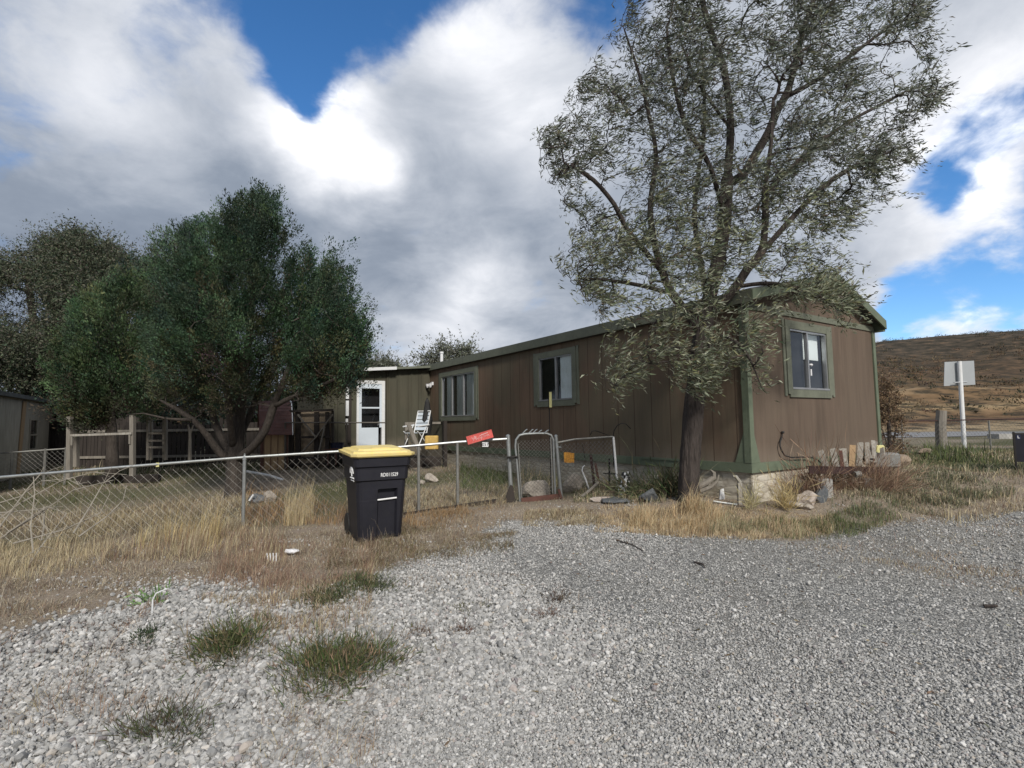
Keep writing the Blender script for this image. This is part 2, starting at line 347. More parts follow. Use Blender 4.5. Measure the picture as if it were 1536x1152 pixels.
bh=nt.math('ADD',nt.math('MULTIPLY',nt.math('MINIMUM',vo2.outputs['Distance'],.25),nt.math('MULTIPLY',em if False else sp3.outputs[0],2.)),nt.math('MULTIPLY',nf,.6))
b=nt.n('ShaderNodeBump'); b.inputs['Strength'].default_value=.8; b.inputs['Distance'].default_value=.02; nt.l(bh,b.inputs['Height']); nt.l(b.outputs[0],p.inputs['Normal'])
mk_ground()
# ------------------------------------------------------------------ road beyond the lot
simple('asphalt',(.20,.20,.205),.9,scale=3,var=.15,bump=.2)
def mk_road():
    mb=MB(); xs=np.concatenate([np.linspace(5,45,41),np.geomspace(47,400,30)])
    yc=29+0*xs
    for i,x in enumerate(xs):
        for k,dy in enumerate((-2.6,-1.3,0,1.3,2.6)):
            mb.v.append((x,yc[i]+dy,gz(x,yc[i]+dy)+.03+ .03*(1-abs(dy)/2.6)))
    for i in range(len(xs)-1):
        for k in range(4): mb.f.append((i*5+k,(i+1)*5+k,(i+1)*5+k+1,i*5+k+1)); mb.mi.append(0)
    mb.build('road','asphalt',kind='structure')
mk_road()
# ------------------------------------------------------------------ gravel stones
def mk_gravel():
    m,nt,p,oc=newmat('stone'); oi=nt.n('ShaderNodeObjectInfo'); r=oi.outputs['Random']
    c=nt.ramp(r,[(0,(.20,.20,.197)),(.22,(.29,.288,.28)),(.5,(.38,.375,.36)),(.8,(.47,.46,.445)),(.93,(.64,.63,.61)),(.955,(.42,.37,.31)),(.98,(.43,.38,.36)),(1,(.14,.13,.14))])
    sp_=nt.noise(60,4,oc); c=nt.mix(nt.ramp(sp_,[(.4,(0,)*3),(.65,(.35,)*3)]),c,(.16,.15,.14)); nt.l(c,p.inputs['Base Color']); p.inputs['Roughness'].default_value=.85
    src=bpy.data.collections.new('stone_shapes')
    for k in range(7):
        mb=MB(); q=random.Random(k); mb.blob((0,0,0),(1,q.uniform(.6,.85),q.uniform(.5,.85)),seed=k*3+1,sub=2 if k<7 else 1,rough=.5)
        me=bpy.data.meshes.new('stone'); me.from_pydata(mb.v,[],mb.f); me.materials.append(MT['stone']); o=bpy.data.objects.new('stone',me); src.objects.link(o)
    P=[];S=[]
    n=620000
    r=np.exp(rng.uniform(math.log(1.6),math.log(12.5),n)); th=rng.uniform(-1.08,1.08,n); x=r*np.sin(th); y=r*np.cos(th)
    g=gravelness(x,y); side=polydist(x,y,SIDEP)   # coarse river stone on the left, finer crushed stone on the drive
    coarse=1/(1+np.exp(-(side+vnoise(x,y,21,2)*.15)/.12))
    keep=(rng.uniform(size=n)<np.where(g>.98,1,g**1.6*.8+(.02+.16*(vnoise(x,y,40,5.)>.35))*(yardside(x,y)<-.5)*(r<9)))
    # coarse stones cover more: thin them out
    keep&=(rng.uniform(size=n)<1-.60*coarse)
    tr=vnoise(x,y,31,.8)
    tk=vnoise(x*1.0+y*.12,y*.16,33,2.6); keep&=(rng.uniform(size=n)<np.clip(.70+.34*tr+.42*tk,.16,1)+coarse*.8)
    x,y,coarse,r=x[keep],y[keep],coarse[keep],r[keep]
    s=np.exp(rng.normal(0,.32,len(x)))*(.0070+.0062*coarse)*np.clip(.72+r*.085,.9,1.55)
    P=np.stack([x,y,ground(x,y)+s*rng.uniform(.0,.7,len(x))],1)
    me=bpy.data.meshes.new('gravel'); me.vertices.add(len(P)); me.vertices.foreach_set('co',P.astype(np.float32).ravel())
    a=me.attributes.new('scl','FLOAT','POINT'); a.data.foreach_set('value',s.astype(np.float32))
    ro=np.stack([rng.normal(0,.35,len(P)),rng.normal(0,.35,len(P)),rng.uniform(0,6.28,len(P))],1)
    a=me.attributes.new('rot','FLOAT_VECTOR','POINT'); a.data.foreach_set('vector',ro.astype(np.float32).ravel())
    o=bpy.data.objects.new('gravel',me); COL.objects.link(o); tagit(o,'loose pale grey gravel stones covering the drive','gravel',kind='stuff')
    ng=bpy.data.node_groups.new('scatter','GeometryNodeTree'); ng.interface.new_socket('Geometry',in_out='INPUT',socket_type='NodeSocketGeometry'); ng.interface.new_socket('Geometry',in_out='OUTPUT',socket_type='NodeSocketGeometry')
    N=ng.nodes; gi=N.new('NodeGroupInput'); go=N.new('NodeGroupOutput'); ip=N.new('GeometryNodeInstanceOnPoints'); ci=N.new('GeometryNodeCollectionInfo'); ci.inputs[0].default_value=src
    ci.inputs['Separate Children'].default_value=True; ci.inputs['Reset Children'].default_value=True
    a1=N.new('GeometryNodeInputNamedAttribute'); a1.data_type='FLOAT'; a1.inputs[0].default_value='scl'
    a2=N.new('GeometryNodeInputNamedAttribute'); a2.data_type='FLOAT_VECTOR'; a2.inputs[0].default_value='rot'
    L=ng.links; L.new(gi.outputs[0],ip.inputs['Points']); L.new(ci.outputs[0],ip.inputs['Instance']); ip.inputs['Pick Instance'].default_value=True
    L.new(a1.outputs[0],ip.inputs['Scale']); L.new(a2.outputs[0],ip.inputs['Rotation']); L.new(ip.outputs[0],go.inputs[0])
    md=o.modifiers.new('scatter','NODES'); md.node_group=ng
SIDEP=[tuple(gp(*p)[:2]) for p in [(-100,940),(150,880),(480,880),(700,850),(800,880),(900,960),(760,1060),(560,1030),(520,1160),(480,1300),(-100,1400)]]
mk_gravel()
# ------------------------------------------------------------------ grass
STRAW=[(.50,.42,.26),(.42,.34,.21),(.60,.53,.36),(.32,.26,.17)]
RUST=[(.27,.17,.12),(.36,.25,.17),(.20,.13,.10),(.40,.31,.23)]
GREEN=[(.10,.13,.055),(.14,.17,.08),(.19,.21,.12),(.08,.10,.045)]
LITTER=[(.30,.25,.18),(.42,.36,.26),(.19,.15,.11),(.28,.20,.15),(.52,.47,.37)]
def house_block(x,y):   # footprint of the mobile home
    dx,dy=x-HC[0],y-HC[1]; u=dx*HB[0]+dy*HB[1]; v=dx*HA[0]+dy*HA[1]
    return (u>-.03)&(v>-.02)&(u<4.5)
def sample_px(n,poly,ymax=60):
    """random points on the ground, uniform inside a surveyed outline"""
    pts=[gp(*p)[:2] for p in poly]; P=np.array(pts); lo=P.min(0); hi=P.max(0); out=[]
    tot=0
    while tot<n:
        q=rng.uniform(lo,hi,(n*2,2)); q=q[inpoly(q[:,0],q[:,1],pts)]; out.append(q); tot+=len(q)
        if len(q)==0: break
    q=np.concatenate(out)[:n]; return q[:,0],q[:,1]
def grassmesh(name,label,items,cat='grass',kind='stuff',parent=None,origin=(0,0,0)):
    co=[];f=[];c=[];o=0
    for a,b,d in items: co.append(a); f.append(b+o); c.append(d); o+=len(a)
    ob=rawmesh(name,np.concatenate(co),np.concatenate(f),4,'blade',np.concatenate(c),parent,origin)
    tagit(ob,label,cat,kind=kind); return ob
def field(x,y,h,wd,cols,lean=.35,wind=(.12,.05),var=.2,wts=None,hv=.35):
    k=~house_block(x,y); x,y=x[k],y[k]; n=len(x); h=(h[k] if isinstance(h,np.ndarray) else h)
    P=np.stack([x,y,ground(x,y)-.005],1); H=h*np.exp(rng.normal(0,hv,n))*np.clip(.8+.55*vnoise(x,y,71,9.),.25,1.9); a=rng.uniform(0,6.28,n)*.6+vnoise(x,y,72,6.)*4; l=np.abs(rng.normal(0,lean,n))*np.clip(1+.6*vnoise(x,y,73,5.),.4,2)
    ln=np.stack([np.cos(a)*l+wind[0],np.sin(a)*l+wind[1],0*l],1); r=np.hypot(x,y)
    return blades(P,H,np.clip(wd*(.6+r*.07),.8*wd,4*wd),ln,palette(n,cols,var,wts))
def sprigs(x,y,h,cols,per=14,spread=.5,wd=.003,lsz=.012,wts=None):
    """branching little weed: stems with short side blades"""
    n=len(x); k=np.repeat(np.arange(n),per); P=np.stack([x,y,ground(x,y)],1)[k]; D=rng.normal(0,spread,(len(k),3)); D[:,2]=np.abs(rng.normal(.8,.3,len(k))); D=unit(D)
    hh=(h if isinstance(h,np.ndarray) else np.full(n,h))[k]; t=rng.uniform(0,1,len(k))[:,None]; Q=P+D*t*hh[:,None]*.8; D2=unit(D+rng.normal(0,.5,D.shape))
    return leaf_arrays(Q,D2,hh*rng.uniform(.25,.5,len(k)),np.full(len(k),wd)*(.6+.09*np.hypot(Q[:,0],Q[:,1])),palette(len(k),cols,.25,wts),.05)
# ------------------------------------------------------------------ the mobile home
HT=.5864; HC=np.array([3.4472,7.7]); HB=np.array([math.cos(HT),math.sin(HT)]); HA=np.array([-math.sin(HT),math.cos(HT)])
def hw(u,v,z=0): p=HC+HB*u+HA*v; return np.array([p[0],p[1],z])
def on_long(px,py):   # (v,z) on the plane u=0
    d=ray(px,py); n=np.array([HB[0],HB[1]]); t=(n@(HC-EYE[:2]))/(n@d[:2]); P=EYE+d*t; return float((P[:2]-HC)@HA),float(P[2])
def on_end(px,py,off=0):
    d=ray(px,py); n=HA; t=(n@(HC+HA*off-EYE[:2]))/(n@d[:2]); P=EYE+d*t; return float((P[:2]-HC)@HB),float(P[2])
def siding(name,base,grn,pitch,amt,fade=.5):
    m,nt,p,oc=newmat(name)
    s=nt.n('ShaderNodeSeparateXYZ'); nt.l(oc,s.inputs[0]); a=nt.math('ADD',s.outputs[0],s.outputs[1])
    fr=nt.math('FRACT',nt.math('DIVIDE',a,pitch)); g=nt.math('LESS_THAN',nt.math('ABSOLUTE',nt.math('SUBTRACT',fr,.5)),.012/pitch*.8)
    st=nt.noise(9,6,oc,stretch=(1,1,.06)); pt=nt.noise(.55,4,oc,stretch=(1,1,.7)); fine=nt.noise(60,3,oc,stretch=(1,1,.04)); lo=nt.noise(1.6,5,oc,stretch=(1,1,.25))
    c=nt.ramp(st,[(.3,tuple(v*.82 for v in base)),(.7,tuple(v*1.18 for v in base))])
    c=nt.mix(nt.ramp(pt,[(.44,(0,)*3),(.56,(amt,)*3)]),c,grn); c=nt.mix(nt.ramp(fine,[(.45,(0,)*3),(.75,(.35,)*3)]),c,tuple(v*1.4 for v in base))
    c=nt.mix(nt.ramp(lo,[(.52,(0,)*3),(.72,(.5,)*3)]),c,tuple(v*.55 for v in base))
    fd_=nt.noise(2.6,6,oc,stretch=(1,1,.10),rough=.65); c=nt.mix(nt.ramp(fd_,[(.50,(0,)*3),(.72,(fade,)*3)]),c,tuple(v*1.6 for v in grn))
    hd=nt.n('ShaderNodeMapRange'); nt.l(s.outputs[2],hd.inputs[0]); hd.inputs[1].default_value=1.25; hd.inputs[2].default_value=.75
    dn=nt.noise(5,6,oc,stretch=(1,1,.4)); dm=nt.math('MULTIPLY',hd.outputs[0],dn); c=nt.mix(nt.ramp(dm,[(.08,(0,)*3),(.5,(.6,)*3)]),c,(.22,.185,.145))
    c=nt.mix(g,c,tuple(v*.6 for v in base)); nt.l(c,p.inputs['Base Color']); p.inputs['Roughness'].default_value=.8; p.inputs['Specular IOR Level'].default_value=.25
    b=nt.n('ShaderNodeBump'); b.inputs['Strength'].default_value=.6; b.inputs['Distance'].default_value=.008
    nt.l(nt.math('SUBTRACT',nt.math('MULTIPLY',fine,.25),g),b.inputs['Height']); nt.l(b.outputs[0],p.inputs['Normal'])
siding('siding_brown',(.145,.100,.070),(.108,.102,.070),.4064,.6,.2)
siding('siding_end',(.122,.090,.068),(.118,.094,.070),40.,.35,.12)
siding('siding_porch',(.082,.074,.053),(.066,.067,.048),.36,.6)
simple('trim_green',(.112,.138,.094),.65,var=.15,scale=3,bump=.12,col2=(.17,.20,.14),amt=.35)
simple('trim_olive',(.125,.135,.102),.7,var=.18,scale=3,bump=.15,col2=(.19,.20,.15),amt=.45)
simple('roof_felt',(.11,.115,.11),.9,var=.2,scale=5,bump=.3)
simple('soffit',(.05,.045,.036),.9)
simple('white_paint',(.72,.73,.74),.5,var=.06,scale=3,bump=.05,col2=(.5,.48,.44),amt=.3)
simple('door_blue',(.58,.64,.70),.5,var=.05,scale=2,bump=.03)
simple('aluminium',(.42,.43,.44),.4,.7,var=.12,scale=8,bump=.05)
simple('dark_bronze',(.09,.08,.07),.45,.5,var=.15,scale=8,bump=.05)
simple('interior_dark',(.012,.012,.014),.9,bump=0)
simple('black_iron',(.02,.018,.017),.6,.4,bump=.1)
simple('galv',(.38,.40,.40),.45,.75,var=.18,scale=14,bump=.1,col2=(.30,.29,.26),amt=.5)
simple('galv_old',(.26,.27,.265),.6,.6,var=.22,scale=14,bump=.1,col2=(.22,.17,.12),amt=.5)
simple('wire',(.22,.22,.21),.5,.6,var=.2,scale=9,bump=0,col2=(.20,.15,.11),amt=.5)
simple('wood_grey',(.24,.22,.19),.85,var=.25,scale=5,bump=.5,stretch=(1,1,.12),col2=(.12,.10,.08),amt=.6)
simple('wood_pale',(.36,.345,.31),.85,var=.3,scale=5,bump=.5,stretch=(1,1,.12),col2=(.17,.135,.10),amt=.7)
simple('wood_dark',(.038,.031,.027),.9,var=.3,scale=5,bump=.5,stretch=(1,1,.15))  # base colour lowered to carry the shading over the left back yard
simple('wood_tan',(.36,.25,.14),.8,var=.2,scale=5,bump=.3,stretch=(1,1,.1),col2=(.24,.14,.08),amt=.5)
simple('wood_red',(.105,.045,.034),.85,var=.3,scale=6,bump=.4,col2=(.08,.05,.04),amt=.6)
simple('rust',(.060,.030,.026),.85,.2,var=.35,scale=10,bump=.4,col2=(.03,.022,.024),amt=.7)
simple('chipboard',(.30,.24,.17),.85,var=.25,scale=14,bump=.2,col2=(.16,.12,.09),amt=.8)
simple('red_paint',(.55,.07,.06),.5,var=.12,scale=5,bump=.05,col2=(.62,.22,.18),amt=.4)
simple('rust_yellow',(.58,.28,.03),.6,var=.3,scale=7,bump=.1,col2=(.16,.06,.02),amt=.9)
simple('yellow_box',(.62,.42,.12),.7,var=.2,scale=7,bump=.1,col2=(.35,.22,.08),amt=.5)
simple('yellow_post',(.60,.56,.26),.6,var=.1,scale=9,bump=.05)
simple('lid_yellow',(.74,.58,.20),.55,var=.07,scale=3,bump=.06,col2=(.62,.55,.35),amt=.45)
simple('bin_black',(.013,.013,.020),.55,var=.25,scale=4,bump=.08,bscale=160,col2=(.022,.022,.026),amt=.4,bdist=.003)
simple('lettering',(.78,.78,.78),.6,var=.08,scale=9,bump=0)
simple('black_gloss',(.012,.012,.018),.35,bump=.03)
simple('blue_tub',(.015,.02,.05),.4,bump=.03)
simple('concrete',(.34,.33,.31),.9,var=.2,scale=6,bump=.3)
simple('rock_pale',(.40,.36,.31),.9,var=.25,scale=6,bump=.6,bdist=.03,col2=(.25,.21,.18),amt=.6)
simple('rock_pink',(.40,.33,.28),.9,var=.25,scale=6,bump=.6,bdist=.03,col2=(.52,.48,.44),amt=.6)
simple('rock_brown',(.24,.18,.13),.9,var=.25,scale=6,bump=.6,bdist=.03,col2=(.36,.30,.24),amt=.5)
simple('rock_dark',(.085,.095,.105),.85,var=.3,scale=6,bump=.6,bdist=.03,col2=(.18,.18,.18),amt=.5)
simple('bark',(.038,.030,.026),.95,var=.6,scale=16,bump=1.,stretch=(1,1,.12),bdist=.05,col2=(.12,.10,.09),amt=.55,bscale=26)
simple('bark_grey',(.042,.034,.029),.95,var=.4,scale=9,bump=.9,stretch=(1,1,.2),bdist=.03,col2=(.10,.085,.072),amt=.6)  # base colour lowered so juniper limbs read as shaded by the crown
simple('dead_twig',(.27,.245,.205),.9,var=.25,scale=12,bump=.2)
simple('shingle',(.15,.068,.055),.9,var=.3,scale=7,bump=.5,col2=(.10,.08,.085),amt=.7)
simple('tan_siding',(.38,.35,.28),.8,var=.12,scale=2,bump=.1,stretch=(1,1,.2),col2=(.15,.13,.10),amt=.5)
simple('white_plastic',(.72,.72,.74),.4,var=.05,scale=5,bump=.1)
simple('black_rubber',(.02,.02,.02),.7,bump=.1)
simple('sign_metal',(.42,.44,.45),.5,.6,var=.05,scale=2,bump=.03)
simple('stucco_stain',(.03,.03,.03),.9)
def mk_skirt():
    m,nt,p,oc=newmat('skirt_stone'); mp=nt.n('ShaderNodeMapping'); mp.inputs['Scale'].default_value=(2.6,2.6,11.); nt.l(oc,mp.inputs[0])
    nz=nt.n('ShaderNodeTexNoise'); nz.inputs['Scale'].default_value=3; nt.l(oc,nz.inputs['Vector']); vv=nt.n('ShaderNodeVectorMath',operation='ADD'); nt.l(mp.outputs[0],vv.inputs[0]); nt.l(nz.outputs['Color'],vv.inputs[1])
    e=nt.n('ShaderNodeTexVoronoi',feature='DISTANCE_TO_EDGE'); e.inputs['Scale'].default_value=1; nt.l(vv.outputs[0],e.inputs['Vector']); f=nt.n('ShaderNodeTexVoronoi'); f.inputs['Scale'].default_value=1; nt.l(vv.outputs[0],f.inputs['Vector'])
    sc_=nt.n('ShaderNodeSeparateColor'); nt.l(f.outputs['Color'],sc_.inputs[0]); fn=nt.noise(7,8,oc,rough=.7)
    c=nt.ramp(sc_.outputs[0],[(0,(.44,.40,.32)),(.5,(.50,.46,.38)),(1,(.56,.52,.44))]); c=nt.mix(nt.ramp(fn,[(.5,(0,)*3),(.7,(.8,)*3)]),c,(.22,.17,.12))
    # the far half of the block skirt is weathered to grey
    sy=nt.n('ShaderNodeSeparateXYZ'); nt.l(oc,sy.inputs[0]); mr=nt.n('ShaderNodeMapRange'); nt.l(sy.outputs[1],mr.inputs[0]); mr.inputs[1].default_value=1.2; mr.inputs[2].default_value=3.; mr.inputs[4].default_value=.22
    c=nt.mix(mr.outputs[0],c,nt.ramp(fn,[(.3,(.13,.12,.10)),(.7,(.30,.28,.24))])); c=nt.mix(nt.ramp(e.outputs['Distance'],[(.0,(.45,)*3),(.10,(0,)*3)]),c,(.20,.16,.12))
    nt.l(c,p.inputs['Base Color']); p.inputs['Roughness'].default_value=.9; b=nt.n('ShaderNodeBump'); b.inputs['Strength'].default_value=.8; b.inputs['Distance'].default_value=.03
    nt.l(nt.math('ADD',nt.math('MINIMUM',e.outputs['Distance'],.2),nt.math('MULTIPLY',fn,.25)),b.inputs['Height']); nt.l(b.outputs[0],p.inputs['Normal'])
mk_skirt()
def mk_glass():
    m,nt,p,oc=newmat('glass'); nt.N.remove(p); t=nt.n('ShaderNodeBsdfTransparent'); t.inputs[0].default_value=(.93,.95,.96,1); g=nt.n('ShaderNodeBsdfGlossy'); g.inputs['Roughness'].default_value=.03; g.inputs[0].default_value=(.9,.95,1,1)
    fr=nt.n('ShaderNodeFresnel'); fr.inputs[0].default_value=1.45; ms=nt.n('ShaderNodeMixShader'); nt.l(nt.math('ADD',fr.outputs[0],.04),ms.inputs[0]); nt.l(t.outputs[0],ms.inputs[1]); nt.l(g.outputs[0],ms.inputs[2]); nt.l(ms.outputs[0],nt.N['Material Output'].inputs[0])
    m,nt,p,oc=newmat('curtain'); p.inputs['Base Color'].default_value=(.90,.95,.93,1); p.inputs['Roughness'].default_value=.9
    t=nt.n('ShaderNodeBsdfTranslucent'); t.inputs[0].default_value=(.6,.66,.64,1)
mk_glass()
def text_mb(txt,size,mapf,mb=None,thick=.002):
    cu=bpy.data.curves.new('t','FONT'); cu.body=txt; cu.size=size; cu.align_x='CENTER'; cu.align_y='CENTER'; cu.extrude=0; cu.offset=size*.012; cu.resolution_u=2
    o=bpy.data.objects.new('t',cu); COL.objects.link(o); dg=bpy.context.evaluated_depsgraph_get(); me=bpy.data.meshes.new_from_object(o.evaluated_get(dg))
    mb=mb or MB(); mb.add([mapf(v.co.x,v.co.y) for v in me.vertices],[tuple(p.vertices) for p in me.polygons]); bpy.data.objects.remove(o); bpy.data.meshes.remove(me); return mb
def fbox(mb,fr,s0,s1,z0,z1,d0,d1):   # box on a facade; fr 'L': faces -x (s=y), 'E': faces -y (s=x)
    if fr=='L': return mb.box(-max(d0,d1),-min(d0,d1),s0,s1,z0,z1)
    off=fr[1] if isinstance(fr,tuple) else 0
    return mb.box(s0,s1,off-max(d0,d1),off-min(d0,d1),z0,z1)
def holed(mb,fr,s0,s1,z0,z1,holes,off=0):
    S=sorted({s0,s1,*[h[0] for h in holes],*[h[1] for h in holes]}); Z=sorted({z0,z1,*[h[2] for h in holes],*[h[3] for h in holes]})
    for a,b in zip(S,S[1:]):
        for c,d in zip(Z,Z[1:]):
            ms,mz=(a+b)/2,(c+d)/2
            if any(h[0]<ms<h[1] and h[2]<mz<h[3] for h in holes): continue
            if fr=='L': mb.add([(0,a,c),(0,b,c),(0,b,d),(0,a,d)],[(0,3,2,1)])
            else: mb.add([(a,off,c),(b,off,c),(b,off,d),(a,off,d)],[(0,1,2,3)])
def window(par,fr,s0,s1,z0,z1,tw,mull,curt,frame,panes=None,label=None):
    mb=MB(); o=tw
    fbox(mb,fr,s0-o,s0,z0-o+.05,z1+o,.002,.03); fbox(mb,fr,s1,s1+o,z0-o+.05,z1+o,.002,.03); fbox(mb,fr,s0,s1,z1,z1+o,.002,.028); fbox(mb,fr,s0,s1,z0-o,z0,.002,.028)
    for a,b in ((s0-o,s0),(s1,s1+o)):  # clipped lower corners
        c0,c1=(a+.06,b) if a<s0-o/2 and b<=s0 else (a,b-.06)
        fbox(mb,fr,c0,c1,z0-o,z0-o+.05,.002,.03)
    for a,b in ((s0-o-.075,s0-o-.012),(s1+o+.012,s1+o+.075)): fbox(mb,fr,a,b,z0-o+.02,z1+o+.015,.002,.018)
    wn=mb.build('window','trim_olive',par,label=label)
    f=MB(); t=.03
    fbox(f,fr,s0,s1,z1-t,z1,-.05,.012); fbox(f,fr,s0,s1,z0,z0+t,-.05,.034); fbox(f,fr,s0,s0+t,z0+t,z1-t,-.05,.012); fbox(f,fr,s1-t,s1,z0+t,z1-t,-.05,.012)
    for m_ in mull: fbox(f,fr,m_-.02,m_+.02,z0+t,z1-t,-.045,.008)
    f.build('sash_frame',frame,wn)
    g=MB(); edges=[s0+t,*sorted(mull),s1-t]
    off=fr[1] if isinstance(fr,tuple) else 0
    for a,b in zip(edges,edges[1:]):
        if fr=='L': g.add([(.028,a+.012,z0+t),(.028,b-.012,z0+t),(.028,b-.012,z1-t),(.028,a+.012,z1-t)],[(0,3,2,1)])
        else: g.add([(a+.012,off+.028,z0+t),(b-.012,off+.028,z0+t),(b-.012,off+.028,z1-t),(a+.012,off+.028,z1-t)],[(0,1,2,3)])
    g.build('glass','glass',wn)
    off=fr[1] if isinstance(fr,tuple) else 0
    for a,b in curt:
        c=MB(); n=max(6,int((b-a)/.022)); vs=[]
        for i in range(n+1):
            s=a+(b-a)*i/n; d=.046+.010*math.sin(i*1.9)+.005*math.sin(i*.8)
            for z in (z0+.02,z1-.02): vs.append((d,s,z) if fr=='L' else (s,off+d,z))
        c.add(vs,[(2*i,2*i+2,2*i+3,2*i+1) for i in range(n)]); c.build('curtain','curtain',wn,smooth=True)
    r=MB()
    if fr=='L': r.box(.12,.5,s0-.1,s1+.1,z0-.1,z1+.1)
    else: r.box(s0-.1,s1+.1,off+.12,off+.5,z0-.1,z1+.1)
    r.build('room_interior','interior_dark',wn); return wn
def mk_house():
    H=thing('mobile_home','long low brown single storey mobile home with green trim and low gable roof','mobile home',(HC[0],HC[1],0),HT)
    W_,L_=4.19,16.; zb,zt,zfl,zft=.733,.872,3.215,3.385
    hl=[(8.08,10.1,1.725,2.94),(3.93,5.1,1.985,2.95)]
    mb=MB(); holed(mb,'L',0,L_,zb+.02,zfl+.03,hl); mb.build('wall','siding_brown',H)
    he=[(1.19,2.35,1.98,2.955)]
    mb=MB(); holed(mb,'E',0,W_,zb+.02,3.2,he); mb.build('wall','siding_end',H,label='plain taupe end wall')
    R_=2.55; zr=3.97
    mb=MB(); mb.prism([(0,0,3.2),(W_,0,3.2),(W_,0,3.27),(R_,0,zr-.06),(0,0,3.27)],(0,.05,0)); mb.build('gable','siding_end',H)
    mb=MB(); mb.box(.0,W_,-.022,-.002,3.15,3.245); mb.build('gable_trim','trim_olive',H)
    mb=MB(); mb.add([(W_,0,zb),(W_,L_,zb),(W_,L_,3.3),(W_,0,3.3)],[(0,1,2,3)]); mb.add([(0,L_,zb),(W_,L_,zb),(W_,L_,3.3),(0,L_,3.3)],[(0,3,2,1)]); mb.build('wall','siding_end',H)
    # floor rim trim
    mb=MB(); 
    for a,b in ((-.026,2.43),(2.434,4.87),(4.874,7.3),(7.304,9.7),(9.704,L_)): mb.box(-.026,-.002,a,b,zb-.0,zt)
    for a,b in ((0,2.0),(2.004,W_+.02)): mb.box(a,b,-.026,-.002,zb,zt)
    mb.box(-.040,-.027,1.0,2.1,zt-.03,zt+.006); mb.build('skirting_trim','trim_green',H)
    # corner trim with flared feet
    mb=MB(); mb.box(-.030,-.004,.0,.078,zt+.002,3.2); mb.box(-.030,.070,-.030,-.004,zt+.002,3.14)
    mb.prism([(-.004,.080,zt+.002),(-.004,.24,zt+.002),(-.004,.080,1.33)],(-.016,0,0)); mb.prism([(.072,-.004,zt+.002),(.205,-.004,zt+.002),(.072,-.004,1.33)],(0,-.016,0))
    mb.build('corner_trim','trim_green',H)
    mb=MB(); mb.box(W_-.08,W_+.02,-.028,-.004,zt+.002,3.14); mb.build('corner_trim','trim_green',H)
    mb=MB(); mb.box(.02,.06,.02,L_,-.1,zb-.002); mb.box(.02,W_,.02,.06,-.1,zb-.002); mb.build('skirting','skirt_stone',H)
    # roof
    o=.18
    mb=MB(); th=.045
    mb.prism([(-.06,-o,3.37),(R_,-o,zr),(W_+.06,-o,3.33),(W_+.06,-o,3.33+th),(R_,-o,zr+th),(-.06,-o,3.37+th)],(0,L_+2*o,0)); rf=mb.build('roof','roof_felt',H)
    mb=MB(); mb.box(-.085,-.06,-o,L_,zfl,zft+.015); mb.build('fascia','trim_olive',H)
    mb=MB(); q=.12
    mb.prism([(-.085,-o-.001,3.38-q-.02),(-.085,-o-.001,3.385),(R_,-o-.001,zr+.005),(W_+.10,-o-.001,3.345),(W_+.10,-o-.001,3.30-q),(R_,-o-.001,zr-q)],(0,-.024,0)); mb.build('fascia','trim_green',H,label='sloping green board along the gable edge')
    mb=MB(); mb.box(-.06,-.0,-o+.002,L_,3.20,3.213); mb.build('soffit','soffit',H)
    mb=MB(); mb.box(W_+.0,W_+.095,-o+.002,L_,3.14,3.16); mb.box(W_+.07,W_+.095,-o+.002,L_,3.161,3.34); mb.build('fascia','trim_green',H)
    window(H,'L',8.08,10.1,1.725,2.94,.13,[8.74,9.45],[(8.1,8.60),(8.78,9.2),(9.5,9.85)],'aluminium')
    window(H,'L',3.93,5.1,1.985,2.95,.13,[4.50],[(3.96,4.38)],'aluminium')
    wn=window(H,'E',1.19,2.35,1.98,2.955,.13,[1.75],[],'aluminium')
    mb=MB(); mb.box(1.80,2.28,.10,.112,2.50,2.93); mb.build('roller_blind','curtain',wn)
    mb=MB(); mb.lathe([(.02,0),(.035,.02),(.02,.04)],(1.87,.02,2.38),10); mb.box(1.855,1.885,.015,.03,2.22,2.33); mb.build('window_ornament','white_plastic',wn)
    # floodlight near the inner corner
    mb=MB(); mb.box(-.05,-.0,10.72,10.84,2.74,2.84)
    for s in (-1,1): mb.tube([(-.05,10.78,2.79),(-.12,10.78+s*.07,2.76)],.012,6); mb.lathe([(.03,0),(.05,.05),(.06,.12)],(-.13,10.78+s*.1,2.66),10)
    mb.build('floodlight','white_plastic',H)
    mb=MB(); mb.tube([(.35,10.85,3.3),(.35,10.85,3.78)],.05,10); mb.tube([(.35,10.85,3.78),(.35,10.85,3.84)],.065,10); mb.build('vent_pipe','white_paint',H)
    # lean-to addition
    A=-3.3
    mb=MB(); dh=[(-2.36,-1.5,.62,2.84)]; holed(mb,'E',A,-.0,.25,3.24,dh,11.)
    mb.add([(A,11,.25),(A,14.5,.25),(A,14.5,2.95),(A,11,2.95)],[(0,1,2,3)]); mb.build('addition_wall','siding_porch',H)
    mb=MB()
    for u in (-1.36,-1.02,-.62,-.28,-.04): mb.box(u-.022,u+.022,10.982,10.998,.3,3.2)
    mb.box(-1.44,-1.40,10.975,10.998,.3,3.2); mb.build('batten','siding_porch',H)
    mb=MB(); mb.prism([(A-.15,10.8,3.02),(.0,10.8,3.30),(.0,10.8,3.36),(A-.15,10.8,3.08)],(0,4.,0)); mb.build('addition_roof','roof_felt',H)
    mb=MB(); mb.prism([(-1.22,10.79,3.195),(-.065,10.79,3.295),(-.065,10.79,3.365),(-1.22,10.79,3.265)],(0,-.02,0)); mb.build('fascia','trim_olive',H)
    mb=MB(); mb.prism([(A-.1,10.785,3.0),(-1.225,10.785,3.18),(-1.225,10.785,3.27),(A-.1,10.785,3.09)],(0,-.08,0)); mb.build('gutter','white_paint',H)
